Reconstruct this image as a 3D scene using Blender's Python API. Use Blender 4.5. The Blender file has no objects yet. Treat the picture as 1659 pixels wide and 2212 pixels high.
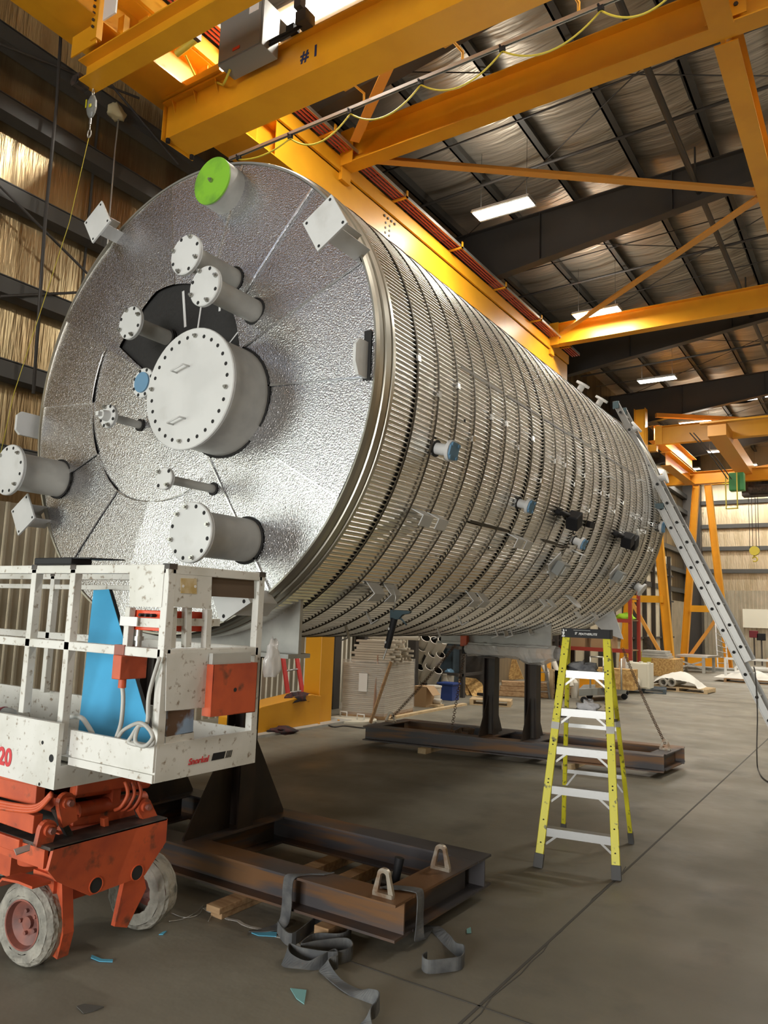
import bpy, math, random
from mathutils import Vector, Matrix
random.seed(7)
PI = math.pi
sc = bpy.context.scene
COL = sc.collection
# ---------------------------------------------------------------- camera
F, YAW, PITCH, ROLL, CX, CY, CH = 1628., .585, .1342, -.0354, 829.5, 1106., 1.8
_fwd = Vector((-math.sin(YAW)*math.cos(PITCH), math.cos(YAW)*math.cos(PITCH), math.sin(PITCH)))
_rt = Vector((math.cos(YAW), math.sin(YAW), 0)); _dn = _fwd.cross(_rt)
RT = math.cos(ROLL)*_rt+math.sin(ROLL)*_dn; DN = -math.sin(ROLL)*_rt+math.cos(ROLL)*_dn
cam = bpy.data.cameras.new('camera'); co = bpy.data.objects.new('camera', cam); COL.objects.link(co)
M3 = Matrix((RT, -DN, -_fwd)).transposed()
co.matrix_world = Matrix.Translation((0, 0, CH)) @ M3.to_4x4()
cam.sensor_fit = 'HORIZONTAL'; cam.sensor_width = 36; cam.lens = F/1659*36; cam.clip_end = 200
sc.camera = co
def P(px, py, ax, v):
    "point of the plane axis=v seen at a pixel of the photograph"
    d = RT*((px-CX)/F)+DN*((py-CY)/F)+_fwd; c = Vector((0, 0, CH)); k = 'xyz'.index(ax)
    return c+d*((v-c[k])/d[k])
# ---------------------------------------------------------------- light, world, exposure
sc.view_settings.view_transform = 'Standard'; sc.view_settings.look = 'None'
sc.view_settings.gamma = 1; sc.view_settings.use_curve_mapping = False
sc.view_settings.exposure = 0.0
sc.cycles.max_bounces = 8; sc.cycles.diffuse_bounces = 4; sc.cycles.glossy_bounces = 4
sc.cycles.sample_clamp_indirect = 6
LAMP = 250.      # watts per ceiling fixture
DAY = 480.       # daylight through the unseen roller door at left and the added near opening
W = bpy.data.worlds.new('sky'); sc.world = W; W.use_nodes = True
nt = W.node_tree; bg = nt.nodes['Background']
tc = nt.nodes.new('ShaderNodeTexCoord'); sx = nt.nodes.new('ShaderNodeSeparateXYZ'); cr = nt.nodes.new('ShaderNodeValToRGB')
nt.links.new(tc.outputs['Generated'], sx.inputs[0]); nt.links.new(sx.outputs['Z'], cr.inputs[0]); nt.links.new(cr.outputs[0], bg.inputs[0])
cr.color_ramp.elements[0].position = 0.0; cr.color_ramp.elements[0].color = (.22, .27, .13, 1)
cr.color_ramp.elements[1].position = .25; cr.color_ramp.elements[1].color = (.62, .72, .9, 1)
e = cr.color_ramp.elements.new(.08); e.color = (.45, .55, .3, 1)
bg.inputs[1].default_value = 2.2
def area(name, loc, rot, sx_, sy_, w, col=(1, .95, .84)):
    l = bpy.data.lights.new(name, 'AREA'); l.shape = 'RECTANGLE'; l.size = sx_; l.size_y = sy_; l.energy = w; l.color = col
    o = bpy.data.objects.new(name, l); o.location = loc; o.rotation_euler = rot; COL.objects.link(o); return o
WL, WR, WN, WF, ROOF = -9.3, 11.0, -11.0, 45.4, 11.6
area('unseen_daylight', (WL-.15, -5.3, 2.35), (0, -PI/2, 0), 4.4, 6.4, DAY, (.94, 1, .94))
area('unseen_daylight', (-1, WN-.1, 2.4), (PI/2, 0, 0), 6, 4.4, DAY*3.0, (1, .985, .96))  # added opening behind the camera, strengthened to light the front faces
LX = {-6.05: [7.1, 13.1, 19.1, 25.6, 31.9, 37.8], 0.6: [6.8, 13.1, 19.1, 25.6, 31.9, 37.8], 6.8: [6.8, 19.1, 31.9]}
# ---------------------------------------------------------------- materials
MATS = {}
def mat(name, col, rough=.5, metal=0., col2=None, scale=6, thr=(.42, .62), bump=0., bscale=40, stretch=(1, 1, 1), emit=0, spec=None, rvar=0, dirt=None, dscale=9, dthr=(.58, .68), alpha=None, trans=0, bd=.02):
    m = bpy.data.materials.new(name); m.use_nodes = True; n = m.node_tree; b = n.nodes['Principled BSDF']; L = n.links.new
    b.inputs['Base Color'].default_value = (*col, 1); b.inputs['Roughness'].default_value = rough; b.inputs['Metallic'].default_value = metal
    if spec is not None: b.inputs['Specular IOR Level'].default_value = spec
    if alpha is not None: b.inputs['Alpha'].default_value = alpha
    if trans: b.inputs['Transmission Weight'].default_value = trans
    if emit:
        b.inputs['Emission Color'].default_value = (*col, 1); b.inputs['Emission Strength'].default_value = emit
    if col2 or bump or rvar or dirt:
        t = n.nodes.new('ShaderNodeTexCoord'); mp = n.nodes.new('ShaderNodeMapping'); mp.inputs['Scale'].default_value = stretch
        L(t.outputs['Object'], mp.inputs[0])
        def noise(s, det=4):
            q = n.nodes.new('ShaderNodeTexNoise'); q.inputs['Scale'].default_value = s; q.inputs['Detail'].default_value = det; L(mp.outputs[0], q.inputs['Vector']); return q
        out = None
        if col2:
            q = noise(scale); r = n.nodes.new('ShaderNodeMapRange'); r.inputs[1].default_value, r.inputs[2].default_value = thr
            mx = n.nodes.new('ShaderNodeMix'); mx.data_type = 'RGBA'; mx.inputs['A'].default_value = (*col, 1); mx.inputs['B'].default_value = (*col2, 1)
            L(q.outputs[0], r.inputs[0]); L(r.outputs[0], mx.inputs['Factor']); out = mx.outputs['Result']
        if dirt:
            q = noise(dscale, 8); r = n.nodes.new('ShaderNodeMapRange'); r.inputs[1].default_value, r.inputs[2].default_value = dthr
            mx = n.nodes.new('ShaderNodeMix'); mx.data_type = 'RGBA'; mx.inputs['A'].default_value = (*col, 1); mx.inputs['B'].default_value = (*dirt, 1)
            if out: L(out, mx.inputs['A'])
            L(q.outputs[0], r.inputs[0]); L(r.outputs[0], mx.inputs['Factor']); out = mx.outputs['Result']
        if out: L(out, b.inputs['Base Color'])
        if bump:
            q = noise(bscale, 2); bp = n.nodes.new('ShaderNodeBump'); bp.inputs['Strength'].default_value = bump; bp.inputs['Distance'].default_value = bd
            L(q.outputs[0], bp.inputs['Height']); L(bp.outputs[0], b.inputs['Normal'])
        if rvar:
            q = noise(scale*1.7); r = n.nodes.new('ShaderNodeMapRange'); r.inputs[3].default_value = rough-rvar; r.inputs[4].default_value = rough+rvar
            r.inputs[1].default_value, r.inputs[2].default_value = .35, .65
            L(q.outputs[0], r.inputs[0]); L(r.outputs[0], b.inputs['Roughness'])
    MATS[name] = m; return m
ORANGE = mat('crane_orange', (.80, .37, .016), .40, col2=(.74, .33, .014), scale=1.5)
ORANGE2 = mat('brace_orange', (.74, .34, .06), .5)
DARKST = mat('dark_primer', (.050, .045, .042), .55, col2=(.055, .048, .042), scale=3)
PURLIN = mat('purlin_grey', (.052, .05, .046), .5)
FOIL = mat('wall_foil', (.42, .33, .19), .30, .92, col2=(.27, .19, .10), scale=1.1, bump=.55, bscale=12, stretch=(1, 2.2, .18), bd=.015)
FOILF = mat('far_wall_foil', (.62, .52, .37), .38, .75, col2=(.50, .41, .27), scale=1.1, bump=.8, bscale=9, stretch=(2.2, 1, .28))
ROOFM = mat('roof_foil', (.56, .50, .42), .42, .7, col2=(.42, .37, .30), scale=1.2, bump=.75, bscale=5, stretch=(.22, 1.8, 1), bd=.05)
CORR = mat('corrugated_liner', (.52, .47, .37), .36, .6, col2=(.44, .40, .31), scale=2)
CONC = mat('concrete', (.225, .205, .160), .55, col2=(.155, .140, .108), scale=.9, thr=(.35, .7), bump=.12, bscale=14, dirt=(.10, .094, .08), dscale=1.7, dthr=(.56, .8), rvar=.12)
JOINT = mat('floor_joint', (.085, .08, .07), .8)
ALUJ = mat('stucco_aluminium', (.82, .81, .83), .24, 1, col2=(.50, .50, .53), scale=90, thr=(.32, .72), bump=1, bscale=92, bd=.0045)  # fine colour mottling painted in for the glitter of the embossing
ALUC = mat('corrugated_aluminium', (.83, .815, .78), .25, 1, bump=.2, bscale=120, bd=.001)
SEAM = mat('sheet_edge', (.86, .87, .88), .22, 1)
STRAP = mat('steel_banding', (.075, .062, .045), .45, .7)
RIMM = mat('rim_flashing', (.46, .44, .38), .34, .9)
BLACKI = mat('black_insulation', (.016, .015, .015), .75, bump=.3, bscale=25)
MASTIC = mat('white_mastic', (.62, .62, .62), .6)
WPAINT = mat('white_primer', (.66, .665, .66), .38, col2=(.60, .605, .60), scale=3, dirt=(.45, .44, .41), dscale=4, dthr=(.62, .9))
GPAINT = mat('grey_primer', (.50, .495, .46), .42, col2=(.42, .415, .39), scale=5)
BOLT = mat('zinc_bolt', (.42, .41, .38), .32, .9)
HOLE = mat('bolt_hole', (.02, .02, .02), .9)
GREENC = mat('green_cover', (.22, .50, .03), .45, col2=(.10, .25, .03), scale=6, thr=(.45, .75))
BLUEC = mat('blue_cover', (.13, .27, .42), .5)
LIFTW = mat('lift_white', (.70, .69, .65), .45, col2=(.60, .59, .54), scale=4, dirt=(.26, .20, .14), dscale=34, dthr=(.60, .72))
LIFTO = mat('lift_orange', (.60, .105, .035), .5, col2=(.42, .07, .03), scale=6, thr=(.4, .7), dirt=(.10, .05, .03), dscale=13, dthr=(.58, .74))
LIFTR = mat('signal_red', (.75, .07, .02), .4, dirt=(.2, .03, .01), dscale=18, dthr=(.62, .7))
GREASE = mat('grease_black', (.03, .026, .024), .55, col2=(.07, .05, .04), scale=14)
TYRE = mat('dusty_tyre', (.36, .34, .29), .9, col2=(.22, .21, .18), scale=11, bump=1, bscale=22)
RIMR = mat('rusty_rim', (.30, .10, .07), .55, col2=(.16, .07, .06), scale=8)
SKID = mat('mill_scale_steel', (.085, .078, .082), .5, .3, col2=(.21, .105, .045), scale=3.0, thr=(.44, .58), stretch=(.35, .5, 3.5))
SKIDD = mat('black_steel', (.032, .025, .022), .5, .3, col2=(.05, .033, .024), scale=4)
RUST = mat('bare_lug', (.45, .40, .33), .4, .7, col2=(.30, .20, .13), scale=14)
STRAPG = mat('grey_webbing', (.085, .088, .092), .85, col2=(.14, .142, .14), scale=12)
WOOD = mat('timber', (.42, .27, .14), .75, col2=(.30, .17, .08), scale=5, stretch=(1, 6, 6))
PWOOD = mat('pale_timber', (.62, .47, .28), .7, col2=(.50, .36, .2), scale=5)
OSB = mat('osb_board', (.62, .40, .15), .75, col2=(.40, .22, .07), scale=16, thr=(.4, .6), stretch=(1, 1, 1))
YEL = mat('fibreglass_yellow', (.74, .68, .03), .45, dirt=(.16, .15, .03), dscale=24, dthr=(.60, .68))
ALU = mat('ladder_aluminium', (.37, .37, .365), .38, .7, dirt=(.35, .35, .34), dscale=20)
ALUB = mat('bright_aluminium', (.33, .325, .31), .38, .7)
BLK = mat('black_plastic', (.018, .018, .020), .6, spec=.25)
RUBBER = mat('grey_rubber', (.10, .10, .10), .8)
WHITE = mat('white_mark', (.80, .80, .78), .5)
SBLUE = mat('blue_foam_board', (.05, .38, .68), .6, col2=(.04, .33, .60), scale=3)
RACKR = mat('rack_red', (.36, .045, .03), .5)
REDL = mat('fibreglass_red', (.50, .035, .03), .5)
CONDR = mat('red_conductor', (.62, .10, .06), .4)
CABG = mat('cabinet_grey', (.24, .25, .24), .4)
YCAB = mat('yellow_cable', (.62, .52, .06), .5)
STEELP = mat('galvanised', (.55, .55, .53), .35, .8)
CHAINM = mat('rusty_chain', (.13, .08, .05), .5, .6)
FILM = mat('plastic_film', (.72, .70, .67), .18, 0, bump=1, bscale=14, alpha=.30)
FILMW = mat('thick_film', (.78, .76, .74), .16, 0, bump=1, bscale=11, alpha=.62)
PALLETW = mat('stacked_white_profile', (.58, .52, .42), .6, col2=(.42, .36, .28), scale=3, stretch=(.2, .2, 12))
CARD = mat('cardboard', (.40, .26, .14), .8)
BLUEB = mat('blue_tote', (.02, .05, .22), .4)
CREAM = mat('cream_paint', (.72, .69, .58), .5)
CLOTHW = mat('white_sheet', (.74, .72, .66), .8)
FABD = mat('dark_rag', (.035, .028, .03), .95, col2=(.10, .03, .03), scale=15)
FABG = mat('grey_glove', (.20, .20, .205), .9, col2=(.09, .09, .1), scale=12)
FABL = mat('pale_rag', (.50, .49, .50), .85, bump=.5, bscale=30)
PIPEW = mat('white_pipe', (.70, .66, .58), .45)
CAULK = mat('gun_teal', (.05, .085, .10), .45)
GREENB = mat('green_hoist', (.03, .24, .06), .4)
SKYL = mat('skylight', (1, .97, .9), .5, emit=2.2)
LED = mat('led_diffuser', (1, .985, .93), .5, emit=22)
PLY = mat('pale_partition', (.60, .54, .40), .7, col2=(.52, .46, .34), scale=2)
BROWNW = mat('brown_partition', (.26, .20, .12), .6, col2=(.21, .16, .1), scale=2, stretch=(3, 3, .3))
BLUCOL = mat('blue_grey_column', (.06, .085, .105), .5)
HIVIS = mat('hi_vis', (.45, .85, .05), .7)
MAROON = mat('maroon', (.16, .02, .03), .7)
TEXTR = mat('red_lettering', (.62, .04, .05), .5)
TEXTB = mat('navy_lettering', (.02, .03, .10), .5)
BLUESC = mat('blue_scrap', (.10, .40, .58), .6)
TEALSC = mat('teal_scrap', (.20, .42, .42), .6)
PHOTO = mat('landscape_sticker', (.30, .42, .60), .5, col2=(.14, .08, .05), scale=7, thr=(.45, .55))
TANL = mat('worn_label', (.52, .36, .13), .6, col2=(.62, .50, .30), scale=20)
# ---------------------------------------------------------------- mesh helpers
OFF = {}
class MB:
    def __init__(s): s.v = []; s.f = []; s.m = []; s.sm = []
    def add(s, v, f, mi=0, smooth=False):
        o = len(s.v); s.v += [tuple(p) for p in v]; s.f += [tuple(i+o for i in q) for q in f]
        s.m += [mi]*len(f); s.sm += [smooth]*len(f); return s
    def box(s, a, b, mi=0):
        (x0, y0, z0), (x1, y1, z1) = a, b
        v = [(x0, y0, z0), (x1, y0, z0), (x1, y1, z0), (x0, y1, z0), (x0, y0, z1), (x1, y0, z1), (x1, y1, z1), (x0, y1, z1)]
        return s.add(v, [(0, 3, 2, 1), (4, 5, 6, 7), (0, 1, 5, 4), (1, 2, 6, 5), (2, 3, 7, 6), (3, 0, 4, 7)], mi)
    def beam(s, a, b, w, h, up=(0, 0, 1), mi=0, prof=None):
        "bar from a to b; w sideways, h along up; prof: closed list of (side, up)"
        a, b = Vector(a), Vector(b); d = (b-a).normalized(); u = Vector(up); sd = d.cross(u)
        if sd.length < 1e-4: sd = d.cross(Vector((1, 0, 0)))
        sd.normalize(); u = sd.cross(d)
        pr = prof or [(-w/2, -h/2), (w/2, -h/2), (w/2, h/2), (-w/2, h/2)]
        n = len(pr); v = [a+sd*p+u*q for p, q in pr]+[b+sd*p+u*q for p, q in pr]
        return s.add(v, [(i, (i+1) % n, n+(i+1) % n, n+i) for i in range(n)]+[tuple(range(n))[::-1], tuple(range(n, 2*n))], mi)
    def ibeam(s, a, b, w, h, tf=.016, tw=.01, up=(0, 0, 1), mi=0):
        x, y = w/2, h/2; t = tw/2
        return s.beam(a, b, 0, 0, up, mi, [(-x, -y), (x, -y), (x, -y+tf), (t, -y+tf), (t, y-tf), (x, y-tf), (x, y), (-x, y), (-x, y-tf), (-t, y-tf), (-t, -y+tf), (-x, -y+tf)])
    def chan(s, a, b, w, h, t=.01, up=(0, 0, 1), mi=0):
        "channel, open towards -side"
        x, y = w/2, h/2
        return s.beam(a, b, 0, 0, up, mi, [(-x, -y), (x, -y), (x, y), (-x, y), (-x, y-t), (x-t, y-t), (x-t, -y+t), (-x, -y+t)])
    def lathe(s, c, ax, prof, n=32, mi=0, smooth=True):
        "prof: (distance along ax, radius); radius 0 closes"
        c = Vector(c); ax = Vector(ax).normalized(); t = Vector((0, 0, 1)) if abs(ax.z) < .9 else Vector((1, 0, 0))
        u = ax.cross(t).normalized(); w = ax.cross(u)
        for (d0, r0), (d1, r1) in zip(prof, prof[1:]):
            v = []; f = []
            for i in range(n):
                a = 2*PI*i/n; e = u*math.cos(a)+w*math.sin(a); v += [c+ax*d0+e*r0, c+ax*d1+e*r1]
            for i in range(n): j = (i+1) % n; f.append((2*i, 2*j, 2*j+1, 2*i+1))
            flat = abs(d1-d0) < 1e-6
            if r0 < 1e-6: s.add([c+ax*d0]+[v[2*i+1] for i in range(n)], [(0, 1+(i+1) % n, 1+i) for i in range(n)], mi, not flat)
            elif r1 < 1e-6: s.add([c+ax*d1]+[v[2*i] for i in range(n)], [(0, 1+i, 1+(i+1) % n) for i in range(n)], mi, not flat)
            else: s.add(v, f, mi, smooth and not flat)
        return s
    def cyl(s, a, b, r, n=16, mi=0, r2=None):
        a, b = Vector(a), Vector(b); L = (b-a).length
        return s.lathe(a, b-a, [(0, 0), (0, r), (L, r if r2 is None else r2), (L, 0)], n, mi)
    def pipe(s, a, b, r, ri, n=24, mi=0):
        a, b = Vector(a), Vector(b); L = (b-a).length
        return s.lathe(a, b-a, [(0, ri), (0, r), (L, r), (L, ri), (0, ri)], n, mi)
    def tube(s, pts, r, n=8, mi=0, closed=False, flat=None):
        pts = [Vector(p) for p in pts]; m = len(pts); v = []; pu = None
        for i, p in enumerate(pts):
            a = pts[(i-1) % m] if closed or i > 0 else p; b = pts[(i+1) % m] if closed or i < m-1 else p
            d = (b-a); d = d.normalized() if d.length > 1e-9 else Vector((0, 0, 1))
            if pu is None: t = Vector((0, 0, 1)) if abs(d.z) < .9 else Vector((1, 0, 0)); pu = d.cross(t).normalized()
            pu = (pu-d*pu.dot(d)); pu = pu.normalized() if pu.length > 1e-6 else d.orthogonal().normalized(); w = d.cross(pu)
            for k in range(n):
                q = 2*PI*k/n; v.append(p+(pu*math.cos(q)+w*math.sin(q))*r)
        f = [(i*n+k, i*n+(k+1) % n, ((i+1) % m)*n+(k+1) % n, ((i+1) % m)*n+k) for i in range(m if closed else m-1) for k in range(n)]
        if not closed: f += [tuple(range(n))[::-1], tuple(range((m-1)*n, m*n))]
        return s.add(v, f, mi, True)
    def ribbon(s, pts, dirs, t=.004, mi=0):
        "strip of material: pts centre line, dirs half-width vectors"
        v = []; n = len(pts); P_ = [Vector(p) for p in pts]; D_ = [Vector(d) for d in dirs]
        for i in range(n):
            a = P_[max(0, i-1)]; b = P_[min(n-1, i+1)]; nn = (b-a).cross(D_[i]); nn = nn.normalized()*t/2 if nn.length > 1e-9 else Vector((0, 0, t/2))
            v += [P_[i]-D_[i]+nn, P_[i]+D_[i]+nn, P_[i]+D_[i]-nn, P_[i]-D_[i]-nn]
        f = [(4*i+k, 4*i+(k+1) % 4, 4*i+4+(k+1) % 4, 4*i+4+k) for i in range(n-1) for k in range(4)]+[(3, 2, 1, 0), (4*n-4, 4*n-3, 4*n-2, 4*n-1)]
        return s.add(v, f, mi, False)
    def plate(s, pts, n, t, mi=0):
        "polygon pts extruded by n*t"
        d = Vector(n)*t; k = len(pts); v = [Vector(p) for p in pts]; v += [p+d for p in v]
        return s.add(v, [tuple(range(k)), tuple(range(k, 2*k))[::-1]]+[(i, k+i, k+(i+1) % k, (i+1) % k) for i in range(k)], mi)
    def build(s, name, m, parent=None, label=None, kind=None, bevel=0, world=True, rem=True):
        off = OFF.get(parent.name, Vector()) if parent else Vector()
        me = bpy.data.meshes.new(name); me.from_pydata([tuple(Vector(p)-off) for p in s.v], [], s.f)
        for q in (m if isinstance(m, (list, tuple)) else [m]): me.materials.append(q)
        me.polygons.foreach_set('material_index', s.m); me.polygons.foreach_set('use_smooth', s.sm); me.update()
        o = bpy.data.objects.new(name, me); COL.objects.link(o)
        if parent: o.parent = parent; OFF[o.name] = off
        if label: o['label'] = label
        if kind: o['kind'] = kind
        if bevel:
            b = o.modifiers.new('bevel', 'BEVEL'); b.width = bevel; b.segments = 2; b.limit_method = 'ANGLE'
        return o
def tag(o, label, cat, group=None, kind=None):
    o['label'] = label; o['category'] = cat
    if group: o['group'] = group
    if kind: o['kind'] = kind
    return o
def thing(name, label, cat, loc=(0, 0, 0), group=None, local=False):
    o = bpy.data.objects.new(name, None); COL.objects.link(o); o.location = loc; o.empty_display_size = .1
    OFF[o.name] = Vector() if local else Vector(loc)
    return tag(o, label, cat, group)
def struct(o): o['kind'] = 'structure'; return o
def dup(root, loc, rotz=0, label=None, group=None):
    r = root.copy(); COL.objects.link(r); r.location = loc; r.rotation_euler = (0, 0, rotz)
    if label: r['label'] = label
    if group: r['group'] = group
    for ch in list(root.children):
        c = ch.copy(); COL.objects.link(c); c.parent = r
        for g in list(ch.children):
            d = g.copy(); COL.objects.link(d); d.parent = c
    return r
def text(body, size, m, parent, origin, xdir, ydir, name='lettering', ext=.001, bold=0, shear=0, label=None):
    cu = bpy.data.curves.new('t', 'FONT'); cu.body = body; cu.size = size; cu.extrude = ext; cu.offset = bold; cu.shear = shear
    t = bpy.data.objects.new('t', cu); me = bpy.data.meshes.new_from_object(t)
    x = Vector(xdir).normalized(); y = Vector(ydir).normalized(); z = x.cross(y)
    R = Matrix((x, y, z)).transposed().to_4x4(); off = OFF.get(parent.name, Vector())
    me.transform(Matrix.Translation(Vector(origin)-off) @ R); me.materials.clear(); me.materials.append(m); me.name = name
    o = bpy.data.objects.new(name, me); COL.objects.link(o); o.parent = parent; OFF[o.name] = off
    if label: o['label'] = label
    bpy.data.objects.remove(t); bpy.data.curves.remove(cu); return o
def wad(c, r, squash=.5, seed=1, n=14, m=9, rough=.35):
    "crumpled cloth"
    rnd = random.Random(seed); b = MB(); v = []; f = []; c = Vector(c)
    ph = [rnd.uniform(0, 6.3) for _ in range(8)]
    for j in range(m+1):
        th = PI*j/m
        for i in range(n):
            a = 2*PI*i/n; k = 1+rough*(.5*math.sin(3*a+ph[0]+2*th)+.4*math.sin(5*a+ph[1]-3*th)+.35*math.sin(7*th+ph[2]+2*a))+rnd.uniform(-.09, .09)
            z = math.cos(th)*squash*k
            v.append(c+Vector((r[0]*math.sin(th)*math.cos(a)*k, r[1]*math.sin(th)*math.sin(a)*k, max(-squash*.5, z)*r[2]+squash*.5*r[2])))
    for j in range(m):
        for i in range(n): f.append((j*n+i, j*n+(i+1) % n, (j+1)*n+(i+1) % n, (j+1)*n+i))
    return b.add(v, f, 0, True)
# ================================================================ building shell
def seg_wall(b, x, t, y0, y1, z0, z1, mi=0): b.box((x-t, y0, z0), (x, y1, z1), mi)
def ribbed(b, along, a0, a1, z0, z1, base, pitch=.15, dep=.03, sgn=1, mi=0):
    "trapezoid ribs standing on a wall line; along = 'x' or 'y'"
    n = int((a1-a0)/pitch)
    for i in range(n):
        a = a0+i*pitch; pr = [(a, 0), (a+pitch*.62, 0), (a+pitch*.70, dep), (a+pitch*.92, dep), (a+pitch, 0)]
        v = []
        for z in (z0, z1):
            for (q, d) in pr: v.append((q, base+sgn*d, z) if along == 'x' else (base+sgn*d, q, z))
        b.add(v, [(k, k+1, k+6, k+5) for k in range(4)], mi)
fl = MB().box((WL-.3, WN-.3, -.2), (WR+.3, WF+.3, 0)); struct(fl.build('floor', CONC))
ZL = 3.05
b = MB(); DY0, DY1, DZ = -8.6, -2.0, 4.7
seg_wall(b, WL, .15, WN, DY0, 0, 12); seg_wall(b, WL, .15, DY0, DY1, DZ, 7.2); seg_wall(b, WL, .15, DY0, DY1, 9.6, 12); seg_wall(b, WL, .15, DY1, WF, ZL, 12); seg_wall(b, WL, .15, DY1, WF, 0, ZL, 1)
ribbed(b, 'y', DY1, WF, 0, ZL, WL+.002, mi=1)
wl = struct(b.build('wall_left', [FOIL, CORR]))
struct(MB().box((WL-.10, DY0, 7.2), (WL-.06, DY1, 9.6)).build('window_40', mat('added_panel_glow', (.74, .84, 1), .5, emit=1.6)))  # invented glowing panel, added so the tank end reflects cool light
GZ = [9.0, 8.08, 6.95, 5.74, 4.68, 3.6]
for z in GZ+[10.2]:
    q = MB().chan((WL+.13, WN, z), (WL+.13, WF, z), .24, .22, .012); q.box((WL+.004, WN, z+.10), (WL+.25, WF, z+.125))
    q.build('girt', PURLIN, wl, label='dark horizontal girt')
for y in (12.2, 16, 23.6):
    MB().ibeam((WL+.2, y+.9, 0), (WL+.2, y+.9, 10), .2, .25, up=(1, 0, 0)).build('wall_column', DARKST, wl)
for i in range(22):
    y = 2.4+i*1.83; MB().box((WL+.003, y, ZL), (WL+.009, y+.035, 11.4)).build('seam_tape', PURLIN, wl)
for a, c in (((0, 95), (300, 212)), ((225, 165), (385, 355)), ((0, 402), (190, 592)), ((0, 640), (165, 632))):
    MB().cyl(P(*a, 'x', WL+.30), P(*c, 'x', WL+.30), .018, 8).build('brace_rod', DARKST, wl)
MB().tube([P(133, 50, 'x', WL+.42), P(122, 230, 'x', WL+.42), P(98, 470, 'x', WL+.42), P(72, 850, 'x', WL+.42)], .022, 8).build('conduit', DARKST, wl)
b = MB(); b.box((WL-.15, WF, 3.75), (WR+.15, WF+.15, 13)); b.box((WL-.15, WF, 0), (WR+.15, WF+.15, 3.75), 1)
ribbed(b, 'x', WL, WR, 0, 3.75, WF-.002, pitch=.2, dep=.04, sgn=-1, mi=1)
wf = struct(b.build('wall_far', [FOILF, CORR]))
for z in (9.9, 8.65, 7.3, 6.05, 4.8): MB().chan((WL, WF-.13, z), (WR, WF-.13, z), .22, .22, .012).build('girt', PURLIN, wf)
MB().ibeam((WL+.45, WF-.4, 0), (WL+.45, WF-.4, 12.6), .5, 1.0, .03, .02, up=(1, 0, 0)).build('corner_column', DARKST, wf)
for x in (-4.55, 0.4): MB().ibeam((x, WF-.12, 0), (x, WF-.12, 12.6), .12, .14, up=(1, 0, 0)).build('wall_column', DARKST, wf)
struct(MB().box((WR, WN, 0), (WR+.15, WF, 12.8)).build('wall_right', FOIL))
b = MB(); b.box((WL-.15, WN-.15, 4.6), (WR+.15, WN, 12.8)); b.box((WL-.15, WN-.15, 0), (-4.2, WN, 4.6)); b.box((2.2, WN-.15, 0), (WR+.15, WN, 4.6))
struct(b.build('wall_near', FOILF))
# roof: foil blanket in sagging strips between purlins, rising gently to the right
def rz(x): return ROOF+.035*(x-WL)
b = MB(); PX = [WL+.75+1.5*k for k in range(-1, 14)]
rr = random.Random(3)
SKY0, SKY1 = 34.2, 35.9
for i in range(len(PX)-1):
    x0, x1 = max(PX[i], WL), min(PX[i+1], WR)
    segs = [(WN, SKY0), (SKY1, WF)]
    for (ya, yb) in segs:
        n = int((yb-ya)/.45); nx = 5; v = []
        for j in range(n+1):
            y = ya+(yb-ya)*j/n
            for k in range(nx+1):
                u = k/nx; x = x0+(x1-x0)*u
                v.append((x, y, rz(x)-.10*math.sin(PI*u)-(.028*math.sin(j*2.1+i)+rr.uniform(-.012, .012))*math.sin(PI*u)))
        b.add(v, [(j*(nx+1)+k, j*(nx+1)+k+1, (j+1)*(nx+1)+k+1, (j+1)*(nx+1)+k) for j in range(n) for k in range(nx)], 0, True)
b.box((WL-.2, WN-.2, 12.5), (WR+.2, WF+.2, 12.6), 1)
cl = struct(b.build('ceiling', [ROOFM, DARKST]))
for i in range(len(PX)-1):
    x0, x1 = max(PX[i]+.15, WL), min(PX[i+1]-.15, WR)
    if x1-x0 > .4: struct(MB().box((x0, SKY0, rz(x0)+.02), (x1, SKY1, rz(x0)+.04)).build('window_%d' % (i+1), SKYL))
for x in PX[1:]:
    if x < WR: MB().beam((x, WN, rz(x)-.16), (x, WF, rz(x)-.16), 0, 0, prof=[(-.02, -.15), (.13, -.15), (.13, -.13), (.0, -.13), (.0, .13), (-.13, .13), (-.13, .15), (.02, .15), (.02, -.15), (.0, -.15)]).build('purlin', PURLIN, cl)
for y in (-6.5, 1.2, 9.0, 16.0, 23.6, 31.2, 38.8):
    b = MB(); lo = lambda x: max(min(9.98+.135*(x+8.0), rz(x)-.7), 9.4)
    xs = [WL, -8.0, -5.0, -2.0, 2.0, 6.0, WR]
    for xa, xb in zip(xs, xs[1:]):
        b.add([(xa, y-.012, lo(xa)), (xb, y-.012, lo(xb)), (xb, y-.012, rz(xb)-.30), (xa, y-.012, rz(xa)-.30), (xa, y+.012, lo(xa)), (xb, y+.012, lo(xb)), (xb, y+.012, rz(xb)-.30), (xa, y+.012, rz(xa)-.30)],
              [(0, 1, 2, 3), (7, 6, 5, 4), (0, 4, 5, 1), (3, 2, 6, 7), (1, 5, 6, 2), (0, 3, 7, 4)])
        b.beam((xa, y, lo(xa)-.012), (xb, y, lo(xb)-.012), .26, .024); b.beam((xa, y, rz(xa)-.32), (xb, y, rz(xb)-.32), .26, .024)
    for x in (-6.4, -3.4, -.4): b.box((x, y-.12, lo(x)), (x+.014, y+.12, rz(x)-.32))
    b.build('rafter', DARKST, cl)
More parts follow.
